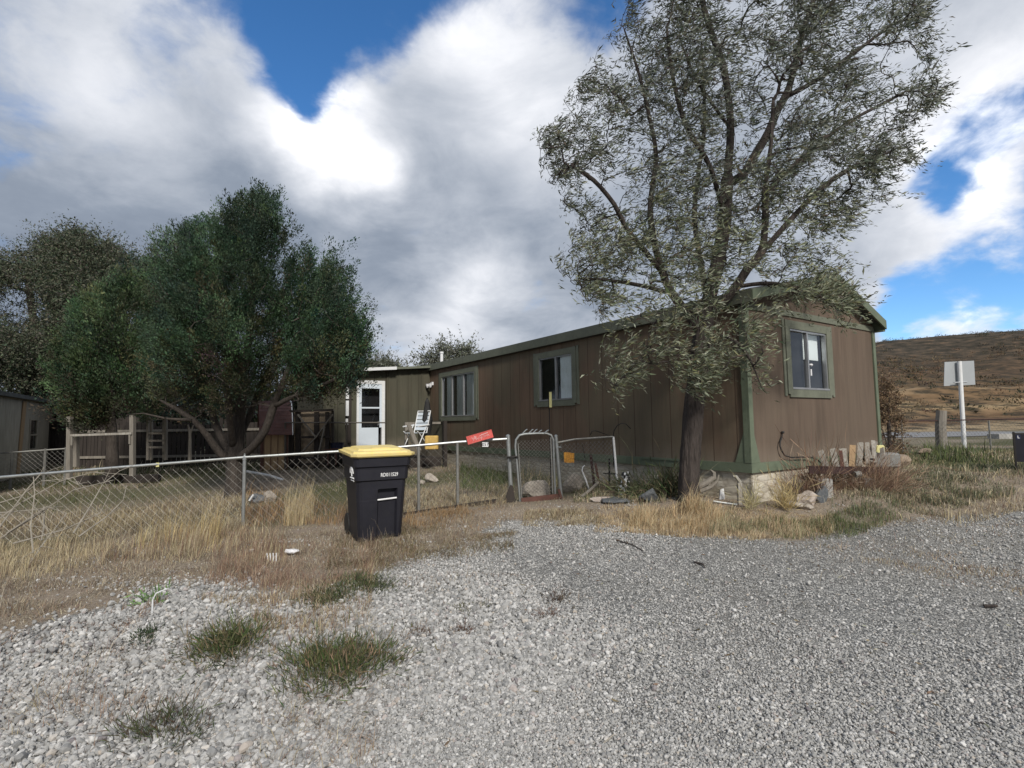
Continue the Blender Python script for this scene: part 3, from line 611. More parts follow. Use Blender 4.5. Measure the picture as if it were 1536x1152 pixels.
    d=MB(); d.box(-1.60,-1.5,10.96,11.04,.62,2.84); d.box(-2.36,-2.30,10.96,11.04,.62,2.84); d.box(-2.30,-1.60,10.96,11.04,2.74,2.84); dr=d.build('door','white_paint',H,label='white half glazed entry door')
    d=MB(); d.box(-2.298,-1.70,10.975,11.01,.66,1.43); d.box(-2.298,-2.21,10.975,11.01,1.43,2.74); d.box(-1.66,-1.60,10.975,11.01,1.43,2.74); d.box(-2.21,-1.66,10.975,11.01,2.60,2.74); d.box(-2.21,-1.66,10.975,11.01,2.0,2.045); d.build('door_leaf','door_blue',dr)
    d=MB(); d.add([(-2.21,11.0,1.43),(-1.66,11.0,1.43),(-1.66,11.0,2.60),(-2.21,11.0,2.60)],[(0,1,2,3)]); d.build('glass','glass',dr)
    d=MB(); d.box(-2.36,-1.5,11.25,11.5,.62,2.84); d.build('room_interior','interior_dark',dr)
    d=MB(); d.tube([(-1.72,10.97,1.5),(-1.72,10.93,1.5),(-1.72,10.93,1.62)],.012,6); d.build('handle','aluminium',dr)
    # entrance porch deck
    d=MB(); d.box(-2.9,-.42,9.3,10.95,.5,.56); 
    for u in (-2.8,-1.6,-.5): d.box(u-.05,u+.05,9.34,9.44,.1,.5)
    d.box(-2.85,-.45,9.28,9.3,.12,.5); d.build('porch_deck','wood_dark',H)
    d=MB(); d.box(-.42,-.40,9.2,10.96,.5,1.56); d.box(-.45,-.37,9.15,10.96,1.56,1.60); d.build('porch_side_panel','siding_porch',H)
    d=MB(); d.box(-.46,-.36,9.05,9.148,.1,1.60); d.build('porch_post','wood_dark',H)
    d=MB(); d.box(-1.55,-.47,9.24,9.3,1.51,1.57); d.box(-1.55,-1.47,9.24,9.3,.56,1.51); d.build('porch_rail','wood_grey',H)
    d=MB(); d.box(-2.66,-2.54,10.88,10.985,1.0,2.7); d.build('porch_post','wood_dark',H)
    d=MB(); d.box(-2.72,-2.64,10.80,10.87,2.27,2.62); d.box(-2.72,-2.64,10.80,10.87,1.78,2.22); d.box(-2.72,-2.66,10.80,10.87,1.52,1.70); d.build('downspout','white_paint',H)
    return H
HOME=mk_house()
def hp(u,v,z): p=hw(u,v); return (p[0],p[1],z)
mb=MB(); mb.tube([hp(u,-.02-.01*i%3,z) for i,(u,z) in enumerate([(.82,1.30),(.80,1.24),(.72,1.16),(.69,1.10),(.71,1.03),(.78,.95),(.95,.915),(1.2,.91),(1.44,.90),(1.62,.86),(1.74,.79),(1.80,.72)])],.011,6)
mb.tube([hp(.82,-.035,1.285),hp(.82,-.035,1.32)],.022,8)
mb.build('cable','black_rubber',smooth=True,label='black cable hanging in a curve down the taupe end wall',cat='cable')
# ------------------------------------------------------------------ wheeled bin
def mk_bin():
    loc=(-1.70,6.93,gz(-1.8,7.2)); B=thing('wheeled_bin','tall black wheeled rubbish bin with a yellow lid standing on dry grass','wheelie bin',loc,R(29)); B.scale=(1.1,1.1,1.1)
    lv=[(0,.255,.085,.04),(.05,.262,.07,.035),(.47,.285,.03,.035),(.475,.285,.03,.035),(.478,.285,.03,.06),(.60,.292,.018,.062),(.605,.292,.018,.0),(.70,.297,.01,.0),(.715,.315,-.012,.0),(.84,.322,-.02,.0),(.865,.325,-.024,.0),(.875,.335,-.045,.0),(.985,.345,-.055,.0)]
    mb=MB(); n=16
    for z,hwid,f,rc in lv:
        c=.055; bk=.60+z*.10; x0,x1=-.035,.165
        P=[(-hwid,f+c),(-hwid+c*.45,f+c*.3),(-hwid+c,f),(x0-.02,f),(x0,f+rc),(x1,f+rc),(x1+.02,f),(hwid-c,f),(hwid-c*.45,f+c*.3),(hwid,f+c),(hwid,bk-c),(hwid-c,bk),(.1,bk),(-.1,bk),(-hwid+c,bk),(-hwid,bk-c)]
        mb.v+=[(x,y,z) for x,y in P]
    fs=[tuple(range(n-1,-1,-1)),tuple((len(lv)-1)*n+k for k in range(n))]
    for i in range(len(lv)-1):
        for k in range(n): fs.append((i*n+k,i*n+(k+1)%n,(i+1)*n+(k+1)%n,(i+1)*n+k))
    mb.f=fs; mb.mi=[0]*len(fs); mb.build('body','bin_black',B)
    # lid
    mb=MB(); m=12
    for z,e in ((.985,.02),(1.0,.035),(1.025,.038),(1.03,.0),(1.05,-.01)):
        w_,f,bk=.345+e,-.055-e,.70+e*1.2; c=.06
        dz=[0]*4+[.03]*4
        for (x,y) in [(-w_,f+c),(-w_+c,f),(w_-c,f),(w_,f+c),(w_,bk-c),(w_-c,bk),(-w_+c,bk),(-w_,bk-c)]: mb.v.append((x,y,z+.035*(y+.05)/.75+(0)))
    for z,e in ((1.052,-.07),(1.075,-.09)):
        w_,f,bk=.345+e,-.03-e,.66+e
        for (x,y) in [(-w_,f+.05),(-w_+.05,f),(w_-.05,f),(w_,f+.05),(w_,bk-.05),(w_-.05,bk),(-w_+.05,bk),(-w_,bk-.05)]: mb.v.append((x,y,z+.035*(y+.05)/.75))
    mb.f=[tuple(range(7,-1,-1)),tuple(range(48,56))]+[(i*8+k,i*8+(k+1)%8,i*8+8+(k+1)%8,i*8+8+k) for i in range(6) for k in range(8)]; mb.mi=[0]*len(mb.f)
    mb.box(-.10,.12,.10,.30,1.075,1.088); mb.build('lid','lid_yellow',B)
    mb=MB(); mb.tube([(-.05,.045,.475),(.18,.045,.485)],.010,8); mb.build('catch_bar','lettering',B)
    for sx in (-1,1):
        mb=MB(); mb.tube([(sx*.22,.66,.13),(sx*.28,.66,.13)],[.13,.13],18); mb.build('wheel','black_rubber',B)
    mb=MB(); mb.tube([(-.27,.66,.13),(.27,.66,.13)],.012,8); mb.build('axle','black_iron',B)
    mb=MB(); mb.tube([(-.25,.72,.96),(-.25,.80,.99),(.25,.80,.99),(.25,.72,.96)],.014,8); mb.build('handle','bin_black',B)
    # numbers stencilled on the front, emblem on the side
    sl=(-.022)/.13
    def front(x,y): z=.785+y; return (.075+x,-.0195+.012-(z-.70)*.075-.003,z)
    text_mb('RD011529',.062,lambda x,y:(.075+x*.78,-.0165-(y+.02)*.06,.770+y)).build('lettering','lettering',B)
    def side(x,y): z=.80+y; return (-(.322+(z-.84)*.1)-.004,.17-x,z)
    mb=MB()
    def strip(pts,w_):
        mb.tube([tuple(Vector(side(a,b))) for a,b in pts],w_,4)
    def side2(a,b): return side(a,b)
    strip([(-.075,-.005),(-.07,.035),(-.05,.06),(-.02,.07)],.008); strip([(.075,-.005),(.07,.035),(.05,.06),(.02,.07)],.008); strip([(0,-.04),(0,.06)],.010); strip([(-.03,.03),(0,.065),(.03,.03)],.008)
    strip([(-.09,-.06),(.09,-.06)],.011); strip([(-.075,-.09),(.08,-.09)],.009); mb.build('emblem','lettering',B)
mk_bin()
# ------------------------------------------------------------------ chain link
def diamond(mb,p,q,zb0,zt0,zb1,zt1,cell=.105,r=.0021,sag=None,seed=0):
    """woven diagonals between two posts; p,q plan points"""
    p=np.array(p[:2],float); q=np.array(q[:2],float); L=np.linalg.norm(q-p); d=(q-p)/L; nrm=np.array([-d[1],d[0]])
    zb=lambda u: zb0+(zb1-zb0)*u/L; zt=lambda u: zt0+(zt1-zt0)*u/L-(sag(u/L) if sag else 0)
    Hm=max(zt0-zb0,zt1-zb1)+.1; k=np.arange(-int(Hm/cell)-1,int(L/cell)+2)
    for sgn in (1,-1):
        for j in k:
            u0=j*cell if sgn>0 else j*cell+0; 
            pts=[]; n=int(Hm/cell*2)+2
            for i in range(n+1):
                h=Hm*i/n; u=(u0+h) if sgn>0 else (u0+Hm-h)
                if 0<=u<=L:
                    z=zb(u)+h
                    if z<=zt(u):
                        off=.012*math.sin(u*3+seed)+sgn*.0015
                        P=p+d*u+nrm*off; pts.append((P[0],P[1],z))
            if len(pts)>=2: mb.tube([pts[0],*pts[2:-1:3],pts[-1]],r,4,cap=False)
PL=at(-60,723,7.3); P1=at(367,686,8.0); PG=at(764,655,8.8); 
def railz(x,y): # rail height above grade along the line
    return None
def mk_fences():
    g=lambda P: gz(P[0],P[1])
    F=thing('chain_link_fence','long chain link fence running left from the gate and passing behind the bin','fence',(P1[0],P1[1],g(P1)))
    org=Vector((P1[0],P1[1],g(P1)))
    def sh(mb): mb.v=[tuple(Vector(v)-org) for v in mb.v]; return mb
    far=at(-420,760,6.75); zr0=PL[2]; 
    mb=MB(); mb.tube([tuple(far),tuple(PL),tuple(at(0,716,7.4)),tuple(at(180,701,7.67)),tuple(P1+np.array([0,0,0])),tuple(at(560,674,8.38)),tuple(at(690,663,8.64)),tuple(at(760,658.5,8.79))],.021,8); sh(mb).build('top_rail','galv',F)
    post=MB(); post.tube([(P1[0],P1[1],g(P1)-.1),(P1[0],P1[1],P1[2]-.03)],.026,10); post.lathe([(.032,0),(.032,.04),(.02,.05),(.012,.075),(.014,.09),(.002,.10)],(P1[0],P1[1],P1[2]-.04),10); sh(post).build('post','galv',F)
    for px,Y in ((-240,7.0),(628,8.52),(686,8.63)):
        Q=at(px,{-240:742,628:669,686:664}[px],Y); m2=MB(); m2.tube([(Q[0],Q[1],g(Q)-.1),(Q[0],Q[1],Q[2]-.01)],.024,8); sh(m2).build('post','galv_old',F)
    pg=MB(); pg.tube([tuple(at(768,757,8.8)-np.array([0,0,.1])),tuple(at(762,655,8.8))],.036,12); pg.lathe([(.038,0),(.038,.03),(.01,.05)],tuple(at(762,656,8.8)),12); sh(pg).build('post','galv',F,label='thick pale gate post')
    mb=MB(); sagf=lambda t: .10*math.exp(-((t-.45)/.3)**2)+.03
    diamond(mb,far,P1,g(far)+.02,far[2],g(P1)+.02,P1[2]-.0,.12,.0017,sagf); diamond(mb,P1,PG,g(P1)+.02,P1[2]-.02,g(PG)+.03,PG[2]-.06,.12,.0017,lambda t:.02,2)
    sh(mb).build('wire_mesh','wire',F)
    mb=MB(); 
    for px,py,Y in ((238,697,7.78),): 
        c=at(px,py,Y); mb.box(c[0]-.022,c[0]+.022,c[1]-.028,c[1]-.022,c[2]-.03,c[2]+.03)
    sh(mb).build('yellow_clip','yellow_post',F)
    # right-hand run
    GR=at(834,656,8.9); GRb=at(843,752,8.9); E0=at(920,655,9.1); E1=at(927,731,9.1); org2=Vector((GR[0],GR[1],g(GR)))
    F2=thing('chain_link_fence','short sagging chain link panel between the gate and a leaning white post','fence',tuple(org2))
    def s2(mb): mb.v=[tuple(Vector(v)-org2) for v in mb.v]; return mb
    mb=MB(); mb.tube([tuple(GRb-np.array([0,0,.1])),tuple(GR)],.032,12); mb.lathe([(.034,0),(.034,.03),(.01,.045)],tuple(GR),10); mb.tube([tuple(at(834,671,8.9)),tuple(at(842,671,8.85))],.015,6); s2(mb).build('post','galv',F2)
    mb=MB(); mb.tube([tuple(E1-np.array([0,0,.1])),tuple(E0)],.020,10); s2(mb).build('post','white_paint',F2,label='leaning white end post')
    mb=MB(); mb.tube([tuple(at(836,664,8.9)),tuple(at(862,659,8.97)),tuple(at(919,655,9.1))],.017,8); s2(mb).build('top_rail','galv_old',F2)
    mb=MB(); diamond(mb,GR,E0,g(GR)+.12,GR[2]-.08,g(E0)+.05,E0[2]-.02,.075,.0026,lambda t:.02,4); s2(mb).build('wire_mesh','wire',F2)
    # gate
    a0,a1=at(774,678,8.8),at(779,757,8.8); b1=at(833,748,8.87); og=Vector((a1[0],a1[1],g(a1)))
    G=thing('garden_gate','arched tubular garden gate with scrolled tips and wire mesh, closed between its posts','gate',tuple(og))
    def s3(mb): mb.v=[tuple(Vector(v)-og) for v in mb.v]; return mb
    arch=[at(780,752,8.8),at(776,700,8.8),at(773,670,8.8),at(774,660,8.8),at(779,653,8.8),at(787,651,8.81),at(805,650,8.83),at(820,650,8.85),at(827,653,8.86),at(830,660,8.86),at(831,700,8.87),at(833,742,8.87)]
    mb=MB(); mb.tube([tuple(p) for p in arch],.019,10); mb.tube([tuple(arch[0]),tuple(arch[-1])],.016,8); s3(mb).build('frame','galv',G)
    mb=MB(); mb.tube([tuple(at(777,665,8.78)),tuple(at(783,751,8.78))],.009,6); s3(mb).build('inner_bar','galv_old',G); mb=MB(); mb.tube([tuple(at(826,656,8.85)),tuple(at(829,740,8.85))],.012,6); s3(mb).build('inner_bar','galv_old',G)
    mb=MB(); diamond(mb,arch[1],arch[-2],g(arch[0])+.12,arch[3][2]+.0,g(arch[-1])+.12,arch[9][2]+.02,.06,.0025,None,1); s3(mb).build('wire_mesh','wire',G)
    mb=MB()
    for i,x in enumerate((788,797,803,810,820)):
        y=[650,650,650,650,650][i]; s=1 if i<3 else .8
        mb.tube([tuple(at(x-4,y,8.83)),tuple(at(x-1,y-3*s,8.83)),tuple(at(x+1,y-5*s,8.83)),tuple(at(x+3,y-6*s,8.83))],.010,6)
    s3(mb).build('scroll_tip','galv',G)
    mb=MB(); mb.tube([tuple(at(760,686,8.76)),tuple(at(777,685,8.76))],.018,6); mb.box(*(lambda p:(p[0]-.05,p[0]+.03,p[1]-.04,p[1]+.02,p[2]-.02,p[2]+.02))(at(769,687,8.75))); s3(mb).build('latch','black_iron',G)
    mb=MB(); mb.beam(tuple(at(782,751,8.76)),tuple(at(841,744,8.84)),.03,.085); mb.beam(tuple(at(838,734,8.83)),tuple(at(842,747,8.83)),.06,.04); s3(mb).build('bottom_board','wood_red',G)
mk_fences()
def solo(mb,name,mat,label,cat,org=None,group=None,kind=None,smooth=False):
    v=np.array(mb.v); 
    if org is None: org=np.array([v[:,0].mean(),v[:,1].mean(),v[:,2].min()])
    mb.v=[tuple(p) for p in v-org]; return mb.build(name,mat,label=label,cat=cat,group=group,kind=kind,loc=tuple(float(a) for a in org),smooth=smooth)
def T(*ps): return [tuple(at(*p)) for p in ps]
# signs on the fence
def mk_fence_signs():
    Y=8.60; p0=at(699,655,Y); p1=at(737,644,Y+.05); up=at(737,644,Y)-at(737,657.5,Y); up=np.array([up[0],0,up[2]])
    d=p1-p0; L=np.linalg.norm(d); dx=d/L; dz=np.array([-dx[2],0,dx[0]]); H=.135
    S=thing('red_sign','tilted red metal sign with white script resting on the fence rail left of the gate','sign',tuple(p0-dz*H))
    o=p0-dz*H
    def mp(x,z,y=0): return tuple(dx*x+dz*z+np.array([0,y,0]))
    mb=MB(); mb.prism([mp(0,0),mp(L,0),mp(L,H),mp(0,H)],(0,.045,0)); mb.build('board','red_paint',S)
    mb=MB()
    for a in [(0,0,L,.008),(0,H-.008,L,H),(.035,.008,.042,H-.008)]:
        mb.prism([mp(a[0],a[1],-.004),mp(a[2],a[1],-.004),mp(a[2],a[3],-.004),mp(a[0],a[3],-.004)],(0,.003,0))
    mb.build('raised_edge','red_paint',S)
    mb=MB()
    def st(pts,w_=.0032): mb.tube([mp(L*x,H*z,-.003) for x,z in pts],w_,4)
    st([(.20,.72),(.24,.3),(.31,.78)]); st([(.30,.42),(.36,.72),(.34,.28),(.40,.40)]); st([(.42,.3),(.45,.55),(.48,.3),(.50,.52),(.53,.3),(.54,.15)],.003)
    st([(.5,.62),(.60,.70),(.72,.72),(.84,.74)],.003); st([(.56,.32),(.58,.6),(.61,.34),(.63,.56),(.66,.34),(.69,.55),(.72,.34),(.75,.54),(.78,.34),(.81,.52),(.86,.36)],.0036)
    mb.build('lettering','lettering',S)
    c=at(728,666,8.62); N=thing('number_plate','small black and white number tile hanging below the red sign','number plate',tuple(c-np.array([0,0,.05])))
    mb=MB(); mb.box(-.058,.058,-.006,.0,0,.085); mb.build('plate','black_gloss',N); mb=MB(); mb.box(-.05,.05,-.009,-.007,.006,.079); mb.build('face','lettering',N)
    text_mb('057',.075,lambda x,y:(x*.95,-.0105,.042+y)).build('lettering','black_gloss',N)
    p=at(853,686,8.86); mb=MB(); r=[(-.085,.085),(-.03,.09),(.05,.075),(.088,.07),(.085,-.085),(.02,-.088),(-.08,-.08)]
    mb.prism([(x,0,z) for x,z in r],(0,.006,0)); mb.v=[(v[0]+p[0],v[1]+p[1]-.05,v[2]+p[2]) for v in mb.v]; solo(mb,'metal_sign','rust_yellow','rust stained yellow metal plate wired to the short fence panel','sign')
mk_fence_signs()
# rain gauge on a thin rod
S=thing('rain_gauge','pale yellow gauge strip on a tall thin black rod behind the gate','rain gauge',tuple(at(827,752,9.2)))
o_=np.array(at(827,752,9.2)); mb=MB(); mb.tube([tuple(at(827,752,9.2)-o_),tuple(at(824,620,9.2)-o_),tuple(at(823,590,9.2)-o_)],.008,6); mb.build('rod','black_iron',S)
a=at(825.5,588,9.17)-o_; b=at(825.5,611,9.17)-o_; mb=MB(); mb.box(a[0]-.022,a[0]+.022,a[1]-.012,a[1],b[2],a[2]); mb.build('gauge','yellow_post',S)
# shepherd hooks on the leaning post
mb=MB(); mb.tube(T((921,700,9.15),(919,660,9.15),(921,646,9.15),(926,638,9.13),(932,635,9.1),(939,636,9.1),(946,643,9.1)),.008,6); solo(mb,'plant_hook','black_iron','dark curved plant hook arching right over the leaning white post','plant hook',smooth=True)
mb=MB(); mb.tube(T((922,690,9.17),(918,655,9.17),(905,650,9.1),(893,646,9.1),(888,647,9.1),(885,653,9.1)),.007,6); solo(mb,'plant_hook','black_iron','dark bent plant hook drooping left over the short fence panel','plant hook',smooth=True)
mb=MB(); mb.tube(T((878,690,9.35),(874,668,9.35),(876,666,9.35),(878,670,9.35)),.006,5); solo(mb,'plant_hook','black_iron','short thin black hook behind the middle of the short fence panel','plant hook',smooth=True)
def stake(px0,py0,px1,py1,Y,w_,mat,name,label,cat,h=None):
    mb=MB(); mb.beam(tuple(at(px0,py0,Y)),tuple(at(px1,py1,Y)),w_,h or w_*.6); return solo(mb,name,mat,label,cat)
stake(892,733,886,682,9.2,.045,'rust','metal_stake','tall dark rusty stake standing behind the short fence panel','stake')
stake(899,728,893,695,9.3,.04,'wood_red','wooden_stake','reddish stake leaning beside the tall rusty stake','stake')
stake(914,727,914,688,9.35,.03,'black_iron','metal_stake','thin black stake next to the leaning white post','stake')
mb=MB(); mb.beam(*T((905,710,9.3),(925,711,9.3)),.02); solo(mb,'metal_bar','black_iron','short black crossbar behind the leaning white post','bar')
mb=MB(); mb.tube(T((883,733,8.95),(878,718,8.95),(873,706,8.95),(874,701,8.95),(877,698,8.95)),[.016,.015,.012,.01,.008],6); solo(mb,'bleached_stick','white_paint','bleached white forked stick propped by the rusty stake','stick',smooth=True)
mb=MB(); mb.tube(T((873,745,8.75),(885,735,8.75),(898,723,8.75)),[.03,.026,.02],7,wob=.1); solo(mb,'log','wood_grey','short weathered grey log lying in the flower bed','log')
# dark wedge block by the gate post
mb=MB(); a=at(766,760,8.7); mb.prism([(-.09,0,0),(.10,0,0),(.06,0,.26),(.02,0,.28),(-.02,0,.20)],(0,.09,0)); mb.v=[(v[0]+a[0]-.02,v[1]+a[1],v[2]+gz(a[0],a[1])) for v in mb.v]; solo(mb,'wooden_block','wood_dark','dark brown wedge shaped block at the foot of the gate post','block')
# figurine : small black and white sitting dog
def mk_dog():
    b=at(938,743,8.55); b=np.array([b[0],b[1],gz(b[0],b[1])]); D=thing('dog_figurine','small black and white sitting dog ornament in the flower bed','figurine',tuple(b),R(25))
    m,nt,p,oc=newmat('dalmatian'); v=nt.n('ShaderNodeTexNoise'); v.inputs['Scale'].default_value=17; nt.l(oc,v.inputs['Vector'])
    nt.l(nt.ramp(v.outputs['Fac'],[(.47,(.8,.8,.8)),(.53,(.015,.015,.015))]),p.inputs['Base Color']); p.inputs['Roughness'].default_value=.45
    import bmesh
    skel=[((0,.07,.06),.075),((0,.04,.14),.075),((0,-.01,.22),.062),((0,-.03,.28),.045),((-.0,-.045,.345),.055),((-.01,-.10,.33),.030),((-.015,-.125,.322),.022)]
    mb=MB(); bm=bmesh.new()
    def chain(pts):
        me=bpy.data.meshes.new('b'); me.from_pydata([p for p,_ in pts],[(i,i+1) for i in range(len(pts)-1)],[]); return me
    allp=[p for p,_ in skel]; rad=[r for _,r in skel]; ed=[(i,i+1) for i in range(6)]
    def leg(att,pts,rs):
        k=att
        for p,r in zip(pts,rs): allp.append(p); rad.append(r); ed.append((k,len(allp)-1)); k=len(allp)-1
    leg(2,[(-.05,-.05,.16),(-.05,-.06,.03),(-.05,-.09,.015)],[.028,.02,.018]); leg(2,[(.05,-.05,.16),(.05,-.06,.03),(.05,-.09,.015)],[.028,.02,.018])
    leg(0,[(-.09,.0,.06),(-.10,-.06,.02)],[.045,.02]); leg(0,[(.09,.0,.06),(.10,-.06,.02)],[.045,.02]); leg(0,[(.02,.16,.03),(.06,.22,.02)],[.018,.012])
    leg(4,[(-.055,-.02,.37),(-.075,-.02,.31)],[.018,.012]); leg(4,[(.055,-.02,.37),(.075,-.02,.31)],[.018,.012])
    me=bpy.data.meshes.new('body'); me.from_pydata(allp,ed,[]); o=bpy.data.objects.new('body',me); COL.objects.link(o); o.parent=D; me.materials.append(MT['dalmatian'])
    md=o.modifiers.new('skin','SKIN'); sv=me.skin_vertices[0].data
    for i,r in enumerate(rad): sv[i].radius=(r,r)
    sv[0].use_root=True; md.use_smooth_shade=True; o.modifiers.new('sub','SUBSURF').levels=2; o.modifiers['sub'].render_levels=2
mk_dog()
def rock(px,py,Y,r,mat,label,seed,name='rock',dz=0,group=None):
    P=at(px,py,Y); z=gz(P[0],P[1]); mb=MB(); mb.blob((0,0,0),r,seed=seed,sub=3,rough=.35); mb.v=[(v[0]+P[0],v[1]+P[1],v[2]+z+r[2]*.55+dz) for v in mb.v]; return solo(mb,name,mat,label,'rock',group=group)
rock(805,725,9.3,(.26,.2,.2),'rock_pale','pale rounded boulder seen through the gate mesh',3)
rock(858,728,9.5,(.20,.16,.22),'rock_pale','pale upright rock behind the yellow plate',4)
rock(925,755,8.2,(.33,.2,.05),'rock_dark','flat grey slate slab lying in front of the dog ornament',5)
rock(975,748,8.05,(.17,.14,.13),'rock_dark','dark rounded rock between the slate slab and the tree',6)
rock(905,757,8.3,(.22,.12,.05),'rock_pink','flat pinkish stone beside the slate slab',16)
rock(1212,752,7.75,(.16,.14,.13),'rock_pink','pinkish rock among weeds by the house corner',7)
rock(1190,765,7.55,(.17,.12,.07),'rock_pale','low pale rock in front of the pinkish rock',8)
rock(1231,748,7.85,(.13,.11,.16),'rock_dark','blue grey rock leaning behind the pinkish rock',9)
rock(1210,767,7.5,(.10,.09,.06),'rock_pale','smallest pale rock in the pile near the corner',19)
rock(1345,677,12.,(.34,.28,.15),'rock_brown','large tan boulder beyond the pile of boards',10)
rock(1387,680,13.2,(.2,.17,.10),'rock_brown','pale stone right of the large tan boulder',11)
rock(646,706,11.6,(.19,.15,.13),'rock_pale','whitish rock in the yard right of the bin',12)
rock(632,713,11.3,(.10,.09,.07),'rock_pale','small whitish stone beside the larger rock right of the bin',13)
rock(386,747,9.9,(.19,.16,.12),'rock_dark','grey rock just right of the juniper trunk',14)
rock(404,745,9.9,(.13,.12,.13),'rock_pale','lighter rock next to the grey rock by the juniper',15)
mb=MB(); mb.tube(T((374,751,9.7),(380,742,9.7)),.018,6); solo(mb,'bleached_stick','white_paint','short white stick leaning on the grey rock by the juniper','stick')
mb=MB(); mb.tube(T((370,707,13),(404,713,12.9),(425,720,12.8)),.03,6); solo(mb,'pipe','white_paint','white pipe lying in the yard grass behind the fence post','pipe')
# timber edging under the fence
mb=MB(); mb.beam(tuple(at(470,797,7.9)),tuple(at(520,790,8.1)),.04,.07); solo(mb,'edging_board','wood_dark','short piece of dark edging board in the grass left of the bin','edging'); mb=MB(); mb.beam(tuple(at(605,772,8.45)),tuple(at(745,751,8.75)),.04,.06); solo(mb,'edging_board','wood_dark','long dark half buried edging board along the fence between bin and gate','edging')
# driftwood and offcuts beside the tree
mb=MB(); mb.tube(T((1047,730,7.95),(1060,724,7.95),(1071,716,7.95),(1071,709,7.95),(1066,705,7.95)),[.05,.045,.035,.025,.01],8,wob=.15); mb.tube(T((1050,737,7.95),(1066,730,7.95),(1076,722,7.95),(1078,712,7.95)),[.03,.03,.02,.01],7,wob=.15); solo(mb,'driftwood','wood_grey','curved grey driftwood against the block skirt beside the tree','driftwood')
mb=MB(); mb.beam(*T((1110,757,7.55),(1109,724,7.55)),.055,.05); mb.tube(T((1110,724,7.55),(1104,715,7.55),(1099,714,7.55)),[.03,.025,.015],6); solo(mb,'wooden_stake','wood_pale','pale weathered stake standing close to the house corner','stake')
mb=MB(); mb.prism([(0,0,0),(.08,0,0),(.07,0,.16),(.02,0,.14)],(0,.03,0)); p_=at(1079,741,7.9); mb.v=[(v[0]+p_[0],v[1]+p_[1],v[2]+gz(p_[0],p_[1])) for v in mb.v]; solo(mb,'offcut','white_paint','small white offcut leaning by the driftwood','offcut')
mb=MB(); mb.tube(T((1070,752,7.5),(1090,755,7.45),(1106,757,7.4)),.014,6); solo(mb,'pipe','galv','thin bright pipe lying in the grass near the house corner','pipe')
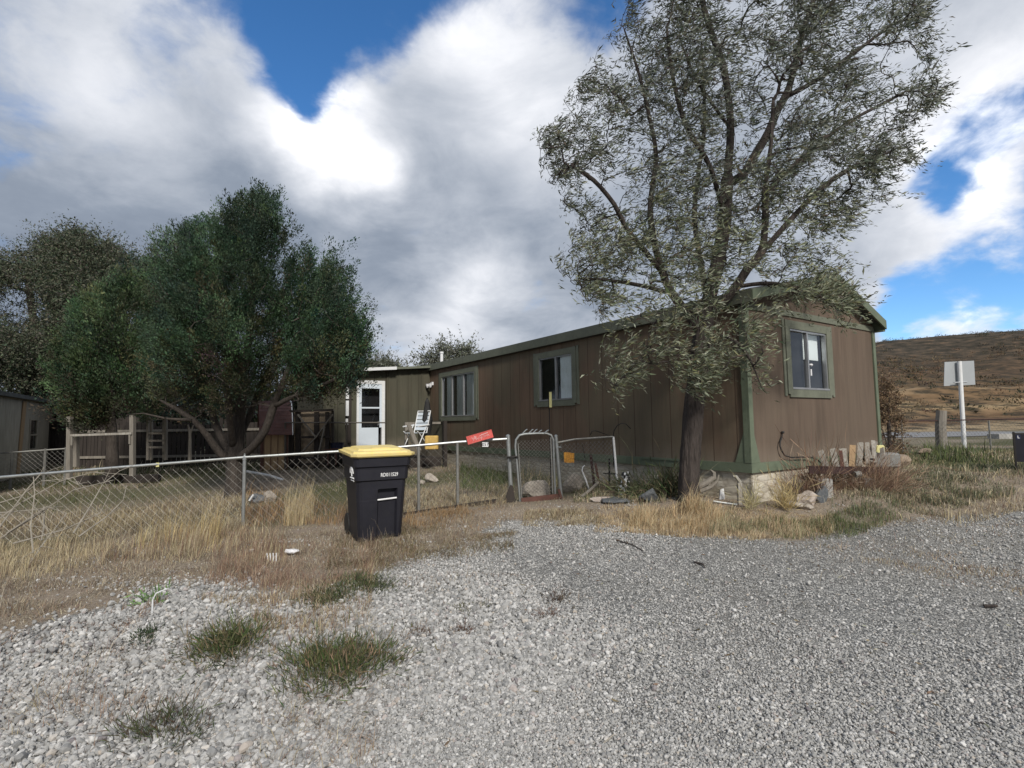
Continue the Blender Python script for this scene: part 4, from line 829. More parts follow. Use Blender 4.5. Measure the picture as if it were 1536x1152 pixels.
# board pile against the end wall
def mk_pile():
    base=hw(2.25,-.45); z0=gz(base[0],base[1])
    G='weathered boards leaned in a row on the end wall'
    xs=[(1221,676,1236,700,.11,'wood_pale','leftmost board, leaning over to the left, of the row on the end wall'),(1237,673,1248,700,.12,'wood_pale','second board from the left, with knots, in the row on the end wall'),
        (1246,676,1254,700,.06,'wood_red','narrow reddish board after the second from the left'),(1255,673,1263,700,.14,'wood_pale','wide pale board with a dark knot left of centre in the row'),(1267,668,1271,698,.12,'wood_tan','orange stained board in the middle of the row'),
        (1276,664,1279,697,.11,'wood_pale','tallest grey white board right of the orange stained board'),(1283,665,1286,695,.07,'wood_grey','narrow grey board near the centre right of the row'),(1289,664,1294,694,.07,'wood_pale','slim pale board near the centre right of the row'),
        (1295,661,1303,692,.07,'wood_pale','slim bleached board leaning to the left near the right end'),(1303,662,1300,690,.12,'wood_grey','grey board tilted the other way near the right end of the row'),(1311,672,1318,686,.08,'wood_pale','short pale board at the right end of the row')]
    for bi,(x0,y0,x1,y1,w_,mt,lab) in enumerate(xs):
        # tops lean on the wall, feet on the beam 0.3 m out
        u,z=on_end(x0,y0,-.03); ub,zb_=on_end(x1,y1,-.30)
        mb=MB(); vo_=-.028*(bi%3); q=hp(u,-.13+vo_,z); pb=hp(ub,-.34+vo_,zb_-.02); tw_=.92+rnd.uniform(-.12,.12); mb.beam(pb,q,w_*(.72 if w_>.1 else .85),.022,up=(math.cos(tw_),math.sin(tw_),0)); solo(mb,'board',mt,lab,'board',group=G)
    u0,z0_=on_end(1214,705,-.42); u1,z1_=on_end(1337,706,-.42)
    B=thing('steel_beam','long dark rusty steel channel lying under the row of boards','steel beam',hp(u0,-.42,z0_))
    o_=np.array(hp(u0,-.42,z0_)); d=np.array(hp(u1,-.42,z1_))-o_
    mb=MB(); dz=np.array([0,0,.045]); mb.beam(tuple(dz*0),tuple(d),.012,.10); mb.beam(tuple(np.array([0,.03,.05])),tuple(d+np.array([0,.03,.05])),.07,.012); mb.beam(tuple(np.array([0,.03,-.05])),tuple(d+np.array([0,.03,-.05])),.07,.012); mb.build('channel','rust',B)
    for k,(px,py) in enumerate([(1236,716),(1302,716)]):
        u,z=on_end(px,py,-.4); mb=MB(); c=hp(u,-.38,0); h=z-.02; mb.bevbox(c[0]-.1,c[0]+.1,c[1]-.09,c[1]+.09,gz(c[0],c[1])-.05,h,.01); solo(mb,'concrete_block','concrete',['grey concrete block under the left end of the rusty beam','grey concrete block under the right part of the rusty beam'][k],'concrete block')
    u,z=on_end(1326,690,-.15); c=np.array(hp(u,-.12,z-.14)); mb=MB(); mb.bevbox(-.24,.26,-.14,.14,0,.27,.03); mb.v=[(v[0]+c[0],v[1]+c[1],v[2]+c[2]) for v in mb.v]; solo(mb,'metal_box','galv_old','dull grey metal box at the right end of the board pile','box')
    u,z=on_end(1301,697,-.28); c=np.array(hp(u,-.3,z)); mb=MB(); mb.bevbox(-.07,.09,-.05,.05,0,.11,.01); mb.tube([(-.05,-.06,.03),(-.05,-.09,.03)],.03,8); mb.v=[(v[0]+c[0],v[1]+c[1],v[2]+c[2]) for v in mb.v]; solo(mb,'machine_part','black_iron','small black machine part lying on the rusty beam','machine part')
    u,z=on_end(1321,680,-.05); c=np.array(hp(u+.02,-.02,z+.1)); mb=MB(); mb.bevbox(-.08,.08,-.05,.05,-.22,.02,.015); mb.v=[(v[0]+c[0],v[1]+c[1],v[2]+c[2]+.03) for v in mb.v]; solo(mb,'tin_can','yellow_post','cream and yellow square tin on top of the board pile','tin')
    mb=MB(); p=hp(*on_end(1285,712,-.5)[:1],-.5,on_end(1285,712,-.5)[1]); mb.tube([(p[0]-.04,p[1],p[2]),(p[0]+.06,p[1]+.02,p[2]+.01)],[.05,.05],12); solo(mb,'pipe','galv_old','short grey pipe end under the rusty beam','pipe')
mk_pile()
# ------------------------------------------------------------------ yard objects on the left
def bm_(pts,w_,h=None,mat='wood_grey'): pass
def mk_shed():
    # little playhouse / kennel with red shingles
    c=at(411,700,14.2); zg=gz(c[0],c[1]); S=thing('kennel','small wooden kennel with a curved red shingle roof','kennel',(c[0],c[1],zg),R(28)); S.scale=(.85,.85,.98)
    mb=MB(); mb.box(-.32,.32,0,.9,0,1.15); mb.build('wall','wood_tan',S)
    mb=MB(); 
    for x in (-.30,-.1,.1,.30): mb.box(x-.008,x+.008,-.012,0,0,1.15)
    mb.box(-.40,-.32,-.03,.05,0,1.2); mb.box(.32,.40,-.03,.05,0,1.2); mb.build('frame','wood_red',S)
    mb=MB(); prof=[(-.12,.98),(.0,1.25),(.2,1.6),(.5,1.85),(.9,1.92),(1.2,1.7),(1.3,1.2)]
    for (y0,z0),(y1,z1) in zip(prof,prof[1:]):
        n=3
        for k in range(n):
            a,b=k/n,(k+1)/n; ya,za,yb,zb_=y0+(y1-y0)*a,z0+(z1-z0)*a,y0+(y1-y0)*b,z0+(z1-z0)*b
            mb.prism([(-.45,ya,za+.012),(-.45,yb,zb_),(-.45,yb,zb_-.03),(-.45,ya,za-.02)],(.95,0,0))
    mb.build('roof','shingle',S)
    mb=MB()
    for (y0,z0),(y1,z1) in zip(prof[:4],prof[1:5]): mb.prism([(.505,y0,z0+.03),(.505,y1,z1+.03),(.505,y1,z1-.03),(.505,y0,z0-.03)],(.03,0,0))
    mb.build('roof_edge','white_paint',S)
mk_shed()
def mk_coop():
    Y=14.6; c=at(466,700,Y); zg=gz(c[0],c[1]); S=thing('garden_screen','dark timber frame with cross braces over patterned chipboard panels','screen',(c[0],c[1],zg))
    o=np.array([c[0],c[1],zg]); 
    def B(a,b,w_,Y_=Y,h=.05): return (tuple(at(*a,Y_)-o),tuple(at(*b,Y_)-o),w_,h)
    mb=MB(); p=[at(434,616,Y+.1)-o,at(500,614,Y+.1)-o,at(500,700,Y+.1)-o,at(434,702,Y+.1)-o]; mb.prism([tuple(q) for q in p],(0,.03,0)); mb.build('panel','chipboard',S)
    for a,b,w_ in [((437,616),(437,704),.12),((447,618),(447,704),.14),((475,618),(475,704),.13),((491,618),(491,703),.10),((499,616),(499,703),.06)]:
        mb=MB(); mb.beam(*B(a,b,w_)); mb.build('upright','wood_dark',S)
    for a,b,w_ in [((434,617),(500,615),.06),((447,656),(500,655),.06),((434,688),(500,686),.05),((434,697),(500,695),.05)]:
        mb=MB(); q=B(a,b,w_,Y-.05); mb.beam(q[0],q[1],.04,w_); mb.build('rail','wood_dark',S)
    for a,b in [((447,622),(474,656)),((474,656),(499,622)),((450,681),(474,656)),((476,690),(487,640))]:
        mb=MB(); q=B(a,b,.05,Y-.1); mb.beam(q[0],q[1],.03,.07,up=(0,1,0)); mb.build('brace','wood_grey',S)
    p0=at(506,664,14.7); zg=gz(p0[0],p0[1]); T_=thing('tub','dark blue plastic tub on a stand beside the porch','tub',(p0[0],p0[1],zg))
    mb=MB(); zt=p0[2]-zg; mb.lathe([(.15,zt-.30),(.19,zt+.0),(.21,zt),(.19,zt-.01)],n=16); mb.build('basin','blue_tub',T_)
    mb=MB()
    for a in range(4): x,y=.11*math.cos(a*1.57+.7),.11*math.sin(a*1.57+.7); mb.tube([(x,y,0),(x,y,zt-.30)],.015,6)
    mb.build('stand','black_iron',T_)
    p0=at(497,673,14.6); mb=MB(); mb.beam(tuple(at(488,675,14.4)),tuple(at(506,673,14.4)),.12,.03); mb.beam(tuple(at(492,676,14.4)),tuple(at(492,698,14.4)),.04); mb.beam(tuple(at(504,676,14.4)),tuple(at(504,697,14.4)),.04); solo(mb,'low_bench','wood_red','low reddish bench beside the blue tub','bench')
    mb=MB(); mb.tube(T((428,634,14.3),(520,634,14.6),(578,634,14.9)),.022,6); mb.tube(T((428,634,14.3),(428,702,14.3)),.03,6); mb.tube(T((520,634,14.6),(520,696,14.6)),.03,6); solo(mb,'handrail','dark_bronze','thin dark pipe handrail in front of the white door','handrail')
mk_coop()
def mk_yardbits():
    # wooden post frame
    Y=12.2; c=at(105,705,Y); c2=at(199,700,Y); S=thing('post_frame','grey wooden goal shaped frame of two posts and a crossbar','frame',(c[0],c[1],gz(c[0],c[1])))
    o=np.array([c[0],c[1],gz(c[0],c[1])])
    for a,b in [((105,625),(104,712)),((199,623),(199,707))]:
        mb=MB(); mb.beam(tuple(at(*a,Y)-o),tuple(at(*b,Y)-o-np.array([0,0,.1])),.09,.09); mb.build('post','wood_grey',S)
    mb=MB(); mb.beam(tuple(at(106,653,Y-.06)-o),tuple(at(198,650,Y-.06)-o),.04,.05,up=(0,0,1)); mb.build('crossbar','wood_pale',S)
    for a,b in [((108,652),(108,668)),((195,650),(195,666))]:
        mb=MB(); mb.beam(tuple(at(*a,Y-.05)-o),tuple(at(*b,Y-.05)-o),.04,.04); mb.build('bracket','wood_grey',S)
    stake(114,700,114,627,13.4,.10,'wood_grey','wooden_post','grey wooden post just behind the left end of the goal shaped frame','post',.1)
    # ladder-like trellis
    Y=14.4; c=at(234,690,Y); o=np.array([c[0],c[1],gz(c[0],c[1])]); S=thing('trellis','weathered open ladder trellis standing in front of the picket fence','trellis',tuple(o))
    for x in (222,227,246,249):
        mb=MB(); mb.beam(tuple(at(x,625,Y+(.5 if x in(227,246) else 0))-o),tuple(at(x,690,Y+(.5 if x in (227,246) else 0))-o),.06); mb.build('upright','wood_grey',S)
    for y in (628,650,661,671):
        mb=MB(); mb.beam(tuple(at(221,y,Y)-o),tuple(at(250,y,Y)-o),.05); mb.build('rung','wood_grey',S)
    mb=MB(); mb.tube(T((285,692,14.0),(285,665,14.0),(285,650,14.0),(282,637,14.0)),[.05,.04,.035,.02],7,wob=.1); mb.tube(T((285,652,14.0),(290,638,14.0)),[.03,.015],6); solo(mb,'forked_post','wood_grey','forked grey branch post standing before the picket fence','post')
    # picket fence background
    a=at(120,650,17.5); b=at(455,650,17.5); L=b[0]-a[0]; S=thing('picket_fence','dark weathered picket fence at the back of the yard','fence',(a[0],17.5,gz(a[0],17.5)))
    mb=MB(); x=0
    while x<L:
        w_=rnd.uniform(.09,.15); zg=gz(a[0]+x,17.5)-gz(a[0],17.5); h=rnd.uniform(1.35,1.55)+ (.15 if rnd.random()<.1 else 0); mb.box(x,x+w_,rnd.uniform(-.01,.01),.02+rnd.uniform(0,.01),zg,zg+h); x+=w_+rnd.uniform(.01,.05)
    mb.build('pickets','wood_dark',S)
    for z in (.35,1.2): mb=MB(); mb.box(0,L,-.05,-.012,z,z+.08); mb.build('rail','wood_grey',S)
    mb=MB(); mb.box(7.0,7.0+.25,-.3,-.05,.2,.3)
    mb=MB(); mb.tube(T((268,640,17),(420,628,17)),.035,6)
    # neighbour trailer
    n0=at(0,650,13.9); n1=at(73,650,18.2); d=np.array([n1[0]-n0[0],n1[1]-n0[1]]); n0=n0.copy(); n0[:2]-=d/np.linalg.norm(d)*5; d=np.array([n1[0]-n0[0],n1[1]-n0[1]]); ang=math.atan2(d[1],d[0]); L=np.linalg.norm(d); zg=.15
    S=thing('neighbour_trailer','old tan trailer home with one narrow window at the far left','trailer home',(n0[0],n0[1],zg),ang)
    k=L-2.3; kk=.75
    mb=MB(); holed(mb,'E',0,L,0,2.25,[(k,k+kk,.75,1.65)]); mb.add([(L,0,0),(L,6,0),(L,6,2.25),(L,0,2.25)],[(0,1,2,3)]); mb.build('wall','tan_siding',S)
    mb=MB(); mb.prism([(-.1,-.15,2.25),(-.1,6.1,2.25),(-.1,6.1,2.33),(-.1,3,2.6),(-.1,-.15,2.36)],(L+.2,0,0)); mb.build('roof','roof_felt',S)
    mb=MB(); 
    for z0,z1 in ((.72,.77),(1.18,1.22),(1.65,1.70)): mb.box(k-.04,k+kk+.04,-.03,-.002,z0,z1)
    mb.box(k-.05,k,-.03,-.002,.77,1.65); mb.box(k+kk,k+kk+.05,-.03,-.002,.77,1.65); w_=mb.build('window','tan_siding',S)
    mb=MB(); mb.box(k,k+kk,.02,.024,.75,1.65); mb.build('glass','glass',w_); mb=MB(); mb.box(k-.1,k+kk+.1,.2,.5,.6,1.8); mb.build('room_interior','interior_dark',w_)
    mb=MB(); mb.prism([(k-1.15,-.03,0),(k-.9,-.03,0),(k-.55,-.03,2.2),(k-.9,-.03,2.2)],(0,.02,0)); mb.build('leaning_board','wood_tan',S)
    # neighbour fence
    a=at(-30,682,12.9); b=at(99,673,13.6); g0=gz(a[0],a[1]); S=thing('chain_link_fence','low dark chain link fence in front of the tan trailer','fence',(a[0],a[1],g0)); o=np.array([a[0],a[1],g0])
    mb=MB(); mb.tube([tuple(a-o),tuple(b-o)],.02,6); mb.build('top_rail','galv_old',S)
    for t in (.0,.36,.75,1.): 
        q=a+(b-a)*t; mb=MB(); mb.tube([(q[0]-o[0],q[1]-o[1],-.05),tuple(q-o+np.array([0,0,.04]))],.028,6); mb.build('post','galv_old',S)
    mb=MB(); diamond(mb,a,b,g0,a[2],g0,b[2],.11,.0025); mb.v=[tuple(np.array(v)-o) for v in mb.v]; mb.build('wire_mesh','wire',S)
    # dark board fence behind trailer corner
    a=at(76,650,19); b=at(215,650,19); L=b[0]-a[0]; S=thing('board_fence','nearly black board fence between the trailer and the goal shaped frame','fence',(a[0],19,gz(a[0],19)))
    mb=MB()
    for k in range(int(L/.16)): mb.box(k*.16,k*.16+.15,0,.02,0,1.7+rnd.uniform(-.02,.02))
    mb.build('boards','wood_dark',S); mb=MB(); mb.box(0,L,-.05,-.002,1.3,1.4); mb.build('rail','wood_dark',S)
    # dark tarp / low wall behind fence rail
    mb=MB(); a=at(118,706,13.4); b=at(240,701,13.8); a[2]=gz(a[0],a[1]); mb.beam((a[0],a[1],a[2]+.12),(b[0],b[1],gz(b[0],b[1])+.10),.2,.2); solo(mb,'timber','wood_dark','heavy black timber lying in the grass behind the fence','timber')
    # porch things
    mb=MB(); p=at(650,673,13.9); mb.bevbox(-.16,.18,-.1,.1,0,.36,.02); mb.v=[(v[0]+p[0]-.05,v[1]+p[1],v[2]+p[2]-.02) for v in mb.v]
    solo(mb,'crate','yellow_box','yellow box standing on the porch beside the lawn chair','box')
    c=at(625,672,14.3); S=thing('lawn_chair','white framed folding lawn chair with a pale blue back on the porch','chair',tuple(c),R(-30))
    mb=MB()
    for s in (-1,1):
        mb.tube([(s*.24,-.25,0),(s*.24,.15,.62)],.014,6); mb.tube([(s*.24,.25,0),(s*.24,-.2,.42),(s*.24,-.25,.45)],.014,6); mb.tube([(s*.26,-.25,.58),(s*.26,.2,.62)],.02,6); mb.tube([(s*.22,.15,.40),(s*.22,.32,1.0)],.014,6)
    mb.tube([(-.22,.32,1.0),(.22,.32,1.0)],.016,6); mb.build('frame','white_paint',S)
    mb=MB(); 
    for k in range(5): mb.prism([(-.22,.18+k*.03,.48+k*.10),(.22,.18+k*.03,.48+k*.10),(.22,.202+k*.03,.56+k*.10),(-.22,.202+k*.03,.56+k*.10)],(0,.006,0))
    mb.build('backrest','door_blue',S); mb=MB(); mb.box(-.22,.22,-.22,.18,.40,.415); mb.build('seat','door_blue',S)
    mb=MB(); mb.beam(*T((613,637,13.6),(629,676,13.4)),.13,.03); solo(mb,'leaning_plank','wood_grey','wide grey plank leaning diagonally in front of the lawn chair','plank')
    S=thing('patio_umbrella','closed black patio umbrella on a pole in the inner corner of the porch','umbrella',tuple(at(641,672,14.6)))
    o=np.array(at(641,672,14.6)); zz=at(641,597,14.6)[2]-o[2]; mb=MB(); mb.tube([(0,0,0),(0,0,zz)],.02,8); mb.build('pole','black_iron',S)
    mb=MB(); mb.lathe([(.09,zz-1.25),(.06,zz-1.2),(.15,zz-.62),(.11,zz-.4),(.06,zz-.1),(.01,zz)],n=9); mb.build('canopy','black_rubber',S)
mk_yardbits()
# ------------------------------------------------------------------ right-hand side
def mk_right():
    b=at(1447,680,15); t=at(1438,541,15); zg=gz(b[0],b[1]); S=thing('road_sign','back of a large square grey road sign on a leaning white pole','road sign',(b[0],b[1],zg)); o=np.array([b[0],b[1],zg])
    mb=MB(); mb.tube([tuple(at(1447,684,15)-o-np.array([0,0,.3])),tuple(at(1439,542,15)-o)],.055,12); mb.build('pole','white_paint',S)
    mb=MB(); mb.prism([tuple(at(*p,15.08)-o) for p in [(1416,579),(1463,577),(1461,541),(1417,543)]],(0,.012,0)); mb.build('panel','sign_metal',S)
    mb=MB(); mb.tube([tuple(at(1431,574,14.98)-o),tuple(at(1450,573,14.98)-o)],.02,6); mb.build('bracket','aluminium',S)
    p=at(1411,658,14); zg=gz(p[0],p[1]); mb=MB(); mb.tube([(p[0],p[1],zg-.1),(p[0]+.02,p[1],at(1411,640,14)[2]),tuple(at(1412,616,14))],[.13,.12,.115],10,wob=.05); solo(mb,'wooden_post','wood_grey','stout weathered wooden fence post in the weeds left of the road sign','post')
    # wire fence
    a=at(1349,632,13.6); q=at(1590,628,14.6); S=thing('wire_fence','low rusty wire fence running right through the stout wooden post','fence',(a[0],a[1],gz(a[0],a[1]))); o=np.array([a[0],a[1],gz(a[0],a[1])])
    mb=MB(); mb.tube([tuple(at(1349,632,13.6)-o),tuple(at(1408,631,14)-o),tuple(at(1480,629,14.3)-o),tuple(at(1620,627,14.8)-o)],.018,6); mb.build('top_rail','rust',S)
    for px,Y in ((1352,13.6),(1483,14.3),(1600,14.7)):
        t_=at(px,631,Y); mb=MB(); mb.tube([(t_[0]-o[0],t_[1]-o[1],gz(t_[0],t_[1])-o[2]-.05),tuple(t_-o)],.022,6); mb.build('post','galv_old',S)
    mb=MB(); e=at(1600,629,14.7); diamond(mb,a,e,gz(a[0],a[1]),a[2],gz(e[0],e[1]),e[2],.12,.002); mb.v=[tuple(np.array(v)-o) for v in mb.v]; mb.build('wire_mesh','wire',S)
    # estate agent sign
    zt=at(1520,649,10.2); zg=gz(zt[0],zt[1]); S=thing('estate_agent_sign','black estate agent yard sign with white lettering at the right edge','sign',(zt[0],zt[1],zg),R(-22))
    H=zt[2]-zg; mb=MB()
    for x in (0,.78): mb.box(x-.014,x+.014,-.014,.014,-.1,H+.015)
    mb.box(.014,.766,-.012,.012,H-.02,H); mb.build('frame','black_iron',S)
    mb=MB(); mb.box(.016,.764,-.006,.006,.18,H-.022); mb.build('panel','black_gloss',S)
    mb=MB(); mb.box(.035,.10,-.010,-.007,H-.13,H-.04); mb.build('logo','blue_tub',S)
    text_mb('L',.07,lambda x,y:(.067+x,-.0115,H-.085+y)).build('lettering','lettering',S)
    mb=text_mb('LO',.06,lambda x,y:(.20+x,-.0085,H-.06+y)); text_mb('IO',.06,lambda x,y:(.20+x,-.0085,H-.125+y),mb); text_mb('B',.09,lambda x,y:(.20+x,-.0085,.25+y),mb); mb.build('lettering','lettering',S)
    mb=MB(); mb.tube([(.33+.14*math.cos(a),-.009,H-.35+.14*math.sin(a)) for a in np.linspace(.6,4.2,14)],.007,4); mb.box(.17,.25,-.0085,-.0065,H-.42,H-.37); mb.build('emblem','sign_metal',S)
    # culvert end
    p=at(1508,655,24); mb=MB(); mb.box(p[0]-.55,p[0]+.9,p[1]-.3,p[1]+.3,gz(p[0],p[1])-.1,gz(p[0],p[1])+.22); solo(mb,'concrete_slab','concrete','pale concrete slab lying by the road','slab')
mk_right()
# litter
p=gp(440,833); mb=MB(); mb.blob((0,0,0),(.085,.05,.035),seed=31,sub=2,rough=.5); mb.blob((-.075,.0,.0),(.035,.03,.03),seed=32,sub=2,rough=.5); mb.v=[(v[0]+p[0],v[1]+p[1],v[2]+p[2]+.05) for v in mb.v]; solo(mb,'plastic_cup','white_plastic','crushed white plastic cup lying in the dry grass left of the bin','litter')
p=gp(377,832); mb=MB(); mb.blob((0,0,0),(.05,.035,.03),seed=41,sub=2,rough=.5); mb.v=[(v[0]+p[0],v[1]+p[1],v[2]+p[2]+.04) for v in mb.v]; solo(mb,'paper_scrap','rock_pale','small pinkish scrap of paper in the dry grass under the fence post','litter')
p=gp(402,843); mb=MB()
for k in range(4): mb.tube([(p[0]+k*.03,p[1],p[2]),(p[0]+k*.035-.02,p[1]+.01,p[2]+.09)],.006,4)
solo(mb,'bleached_stick','white_paint','cluster of little white twigs sticking up near the crushed cup','stick')
def twig(px0,py0,px1,py1,r,label,mat='bark',name='fallen_twig'):
    a=gp(px0,py0); b=gp(px1,py1); m_=(a+b)/2+np.array([.03,-.02,.02]); mb=MB(); mb.tube([tuple(a+[0,0,r]),tuple(m_),tuple(b+[0,0,r])],[r,r*.8,r*.5],6); solo(mb,name,mat,label,'stick')
twig(925,812,965,829,.008,'thin dark twig lying on the gravel in front of the tree'); twig(1042,845,1057,854,.011,'short brown twig lying on the middle of the gravel')
twig(1476,912,1496,912,.014,'short dark stick lying on the gravel at the far right'); twig(905,1118,915,1095,.004,'pale straw stalk lying on the foreground gravel','dead_twig','dry_stalk')
# ------------------------------------------------------------------ trees
def resample(pl,step):
    """polyline of (px,py,Y,r) -> world points and radii"""
    P=np.array([at(a,b,c) for a,b,c,_ in pl]); r=np.array([q[3] for q in pl]); out=[P[0]]; ro=[r[0]]
    # Catmull-Rom
    for i in range(len(P)-1):
        p0=P[max(i-1,0)];p1=P[i];p2=P[i+1];p3=P[min(i+2,len(P)-1)]; n=max(1,int(np.linalg.norm(p2-p1)/step))
        for k in range(1,n+1):
            t=k/n; out.append(.5*((2*p1)+(-p0+p2)*t+(2*p0-5*p1+4*p2-p3)*t*t+(-p0+3*p1-3*p2+p3)*t**3)); ro.append(r[i]+(r[i+1]-r[i])*t)
    return np.array(out),np.array(ro)
def grow(limbs,env,Y0,hd,N,reject=None,lift=.3,seed=1,step=.13,clump=1.,minr=.0022,lobes=None):
    g=np.random.default_rng(seed); nodes=[];par=[];rad=[]; paths=[]
    for li,pl in enumerate(limbs):
        P,r=resample(pl,step); st=len(nodes)
        if nodes:
            j=int(np.argmin(np.linalg.norm(np.array(nodes)-P[0],axis=1)))
        else: j=-1
        nodes+=list(P); par+=[j]+list(range(st,len(nodes)-1)); rad+=list(r); paths.append((list(range(st,len(nodes))),True))
    E_=np.array(env,float); lo=E_.min(0);hi=E_.max(0); A=[]
    while len(A)<N:
        q=g.uniform(lo,hi,(4000,2)); q=q[inpoly(q[:,0],q[:,1],env)]
        q=q[g.uniform(size=len(q))<np.clip(.62+clump*.5*vnoise(q[:,0],q[:,1],seed+5,.035),.04,1)]
        for x,y in q:
            d=abs(polydist(np.array([x]),np.array([y]),env)[0]); hh=hd*min(1,(d/110)**.5+.15) if hd>0 else 0
            Y=Y0(x,y)+g.uniform(-1,1)*hh; p=at(x,y,Y)
            if reject and reject(p,x,y): continue
            A.append(p)
            if len(A)>=N: break
    A=np.array(A)
    if lobes:
        M_,lr=lobes; C_=A[g.permutation(len(A))[:M_]]; k=g.integers(0,M_,N); sc_=np.exp(g.normal(0,.25,(M_,1)))[k]; dv=unit(g.normal(size=(N,3)))*g.uniform(.35,1,(N,1))**.5; dv[:,2]*=1.9; A=C_[k]+dv*sc_*lr*np.where(dv[:,2:]>0,np.array([[.6,.6,1.]]),1)
        ax_,ay_=project(A); A=A[polydist(ax_,ay_,[tuple(q) for q in env])>np.where(ay_>520,-3,np.where(ay_<345,-3,-12))]
    NN=np.array(nodes); d=np.min(np.linalg.norm(A[:,None]-NN[None,::2],axis=2),axis=1); A=A[np.argsort(d)]
    buf=np.zeros((len(nodes)+N*60,3)); cnt=len(nodes); buf[:cnt]=NN; ends=[]
    base=NN[0]
    for p in A:
        dd=np.linalg.norm(buf[:cnt]-p,axis=1)+np.where(buf[:cnt,2]>p[2]+.05,.35*(buf[:cnt,2]-p[2]),0); j=int(np.argmin(dd)); q=buf[j]; L=np.linalg.norm(p-q)
        if L<.05: ends.append([j]); continue
        pj=par[j]; tan=unit((buf[j]-buf[pj])[None])[0] if pj>=0 else np.array([0,0,1.])
        n=min(30,max(2,int(L/step))); c=q+tan*L*.35+np.array([0,0,lift*L*.35]); ids=[]
        jit=g.normal(0,.012,(n,3))
        for k in range(1,n+1):
            t=k/n; buf[cnt]=(1-t)**2*q+2*t*(1-t)*c+t*t*p+(jit[k-1] if k<n else 0); par.append(j if k==1 else cnt-1); rad.append(0.); ids.append(cnt); cnt+=1
        paths.append(([j]+ids,False)); ends.append(ids)
    w_=np.zeros(cnt); 
    for e in ends: w_[e[-1]]+=1
    for i in range(cnt-1,-1,-1):
        if par[i]>=0 and par[i]<i: w_[par[i]]+=w_[i]
    rr=np.maximum(np.array(rad),minr*np.power(np.maximum(w_,.5),.47))
    # never thicker than the node it grows from
    for i in range(cnt):
        if par[i]>=0 and rad[i]==0: rr[i]=min(rr[i],rr[par[i]]*.9+.0005)
    return buf[:cnt],rr,paths,ends,par
def tree(name,label,cat,limbs,env,Y0,hd,N,leaf,group=None,reject=None,lift=.3,seed=1,step=.13,clump=1.,minr=.0022,barkm='bark_grey',base=None,ridged=False,lobes=None):
    nodes,rr,paths,ends,par=grow(limbs,env,Y0,hd,N,reject,lift,seed,step,clump,minr,lobes)
    b=nodes[0] if base is None else base; T_=thing(name,label,cat,tuple(b),group=group)
    tk=MB(); tw=MB()
    for k,(ids,limb) in enumerate(paths):
        P=nodes[ids]; r=rr[ids].copy()
        if not limb: r[0]=min(r[0],r[1]*1.3)
        r[-1]*=.7; P=P-b
        if limb and ridged and k==0: tk.bark_tube([tuple(p) for p in P],list(r))
        elif limb: tk.tube([tuple(p) for p in P],list(r),9,wob=.05)
        else: tw.tube([tuple(p) for p in P],list(r),3 if r.max()<.012 else 5,cap=False)
    tk.build('trunk',barkm,T_,smooth=True); tw.build('branches',barkm,T_)
    leaf(T_,nodes,ends,par,b); return T_
def leafer(per,L,Wd,cols,wind=(0,0,0),spread=.09,var=.25,wts=None,droop=0,keepf=None,along=.75,own=.5,jit=.7,Lv=.25,bend=.12,zlight=None):
    def f(T_,nodes,ends,par,b):
        P=[];D=[]
        for e in ends:
            path=list(e); 
            if len(path)<3:
                j=par[path[0]]
                if j>=0: path=[j]+path
            Q=nodes[path]; n=max(3,int(per*rng.uniform(.5,1.5)))
            t=rng.uniform(1-along,1.,n)**.8*(len(Q)-1); i=np.minimum(t.astype(int),len(Q)-2) if len(Q)>1 else np.zeros(n,int); fr=(t-i)[:,None]
            if len(Q)>1: p=Q[i]*(1-fr)+Q[i+1]*fr; d=unit(Q[i+1]-Q[i])
            else: p=np.repeat(Q,n,0); d=rng.normal(size=(n,3))
            # small side shoots
            m_=max(2,n//9); so_=rng.normal(0,spread,(m_,3)); k=rng.integers(0,m_,n); s=rng.uniform(0,1,n)[:,None]; so_+=np.array(wind)*spread*1.2
            p=p+so_[k]*s*1.6; P.append(p); D.append(d*own+np.array(wind)*1.0+unit(so_[k])*.5+rng.normal(0,jit,(n,3))*.6+np.array([0,0,-droop]))
        P=np.concatenate(P); D=unit(np.concatenate(D)); n=len(P)
        if keepf is not None: k=keepf(P); P=P[k];D=D[k];n=len(P)
        C=palette(n,cols,var,wts)
        if zlight: C=np.clip(C*np.where(P[:,2:]<zlight+rng.normal(0,.4,(n,1)),np.array([[1.35,1.33,1.15]]),1.),0,1)   # leaves low in the crown are paler
        l=L*np.exp(rng.normal(0,Lv,n)); co,f_,c=leaf_arrays(P-b,D,l,l*Wd,C,bend)
        rawmesh('crown',co,f_,4,'leaf',c,T_)
    return f
def inhouse(p):
    dx,dy=p[0]-HC[0],p[1]-HC[1]; u=dx*HB[0]+dy*HB[1]; v=dx*HA[0]+dy*HA[1]
    roof=3.42+.6*max(0,1-abs(u-2.5)/2.5)+.12
    return u>-.12 and v>-.35 and u<4.5 and p[2]<roof
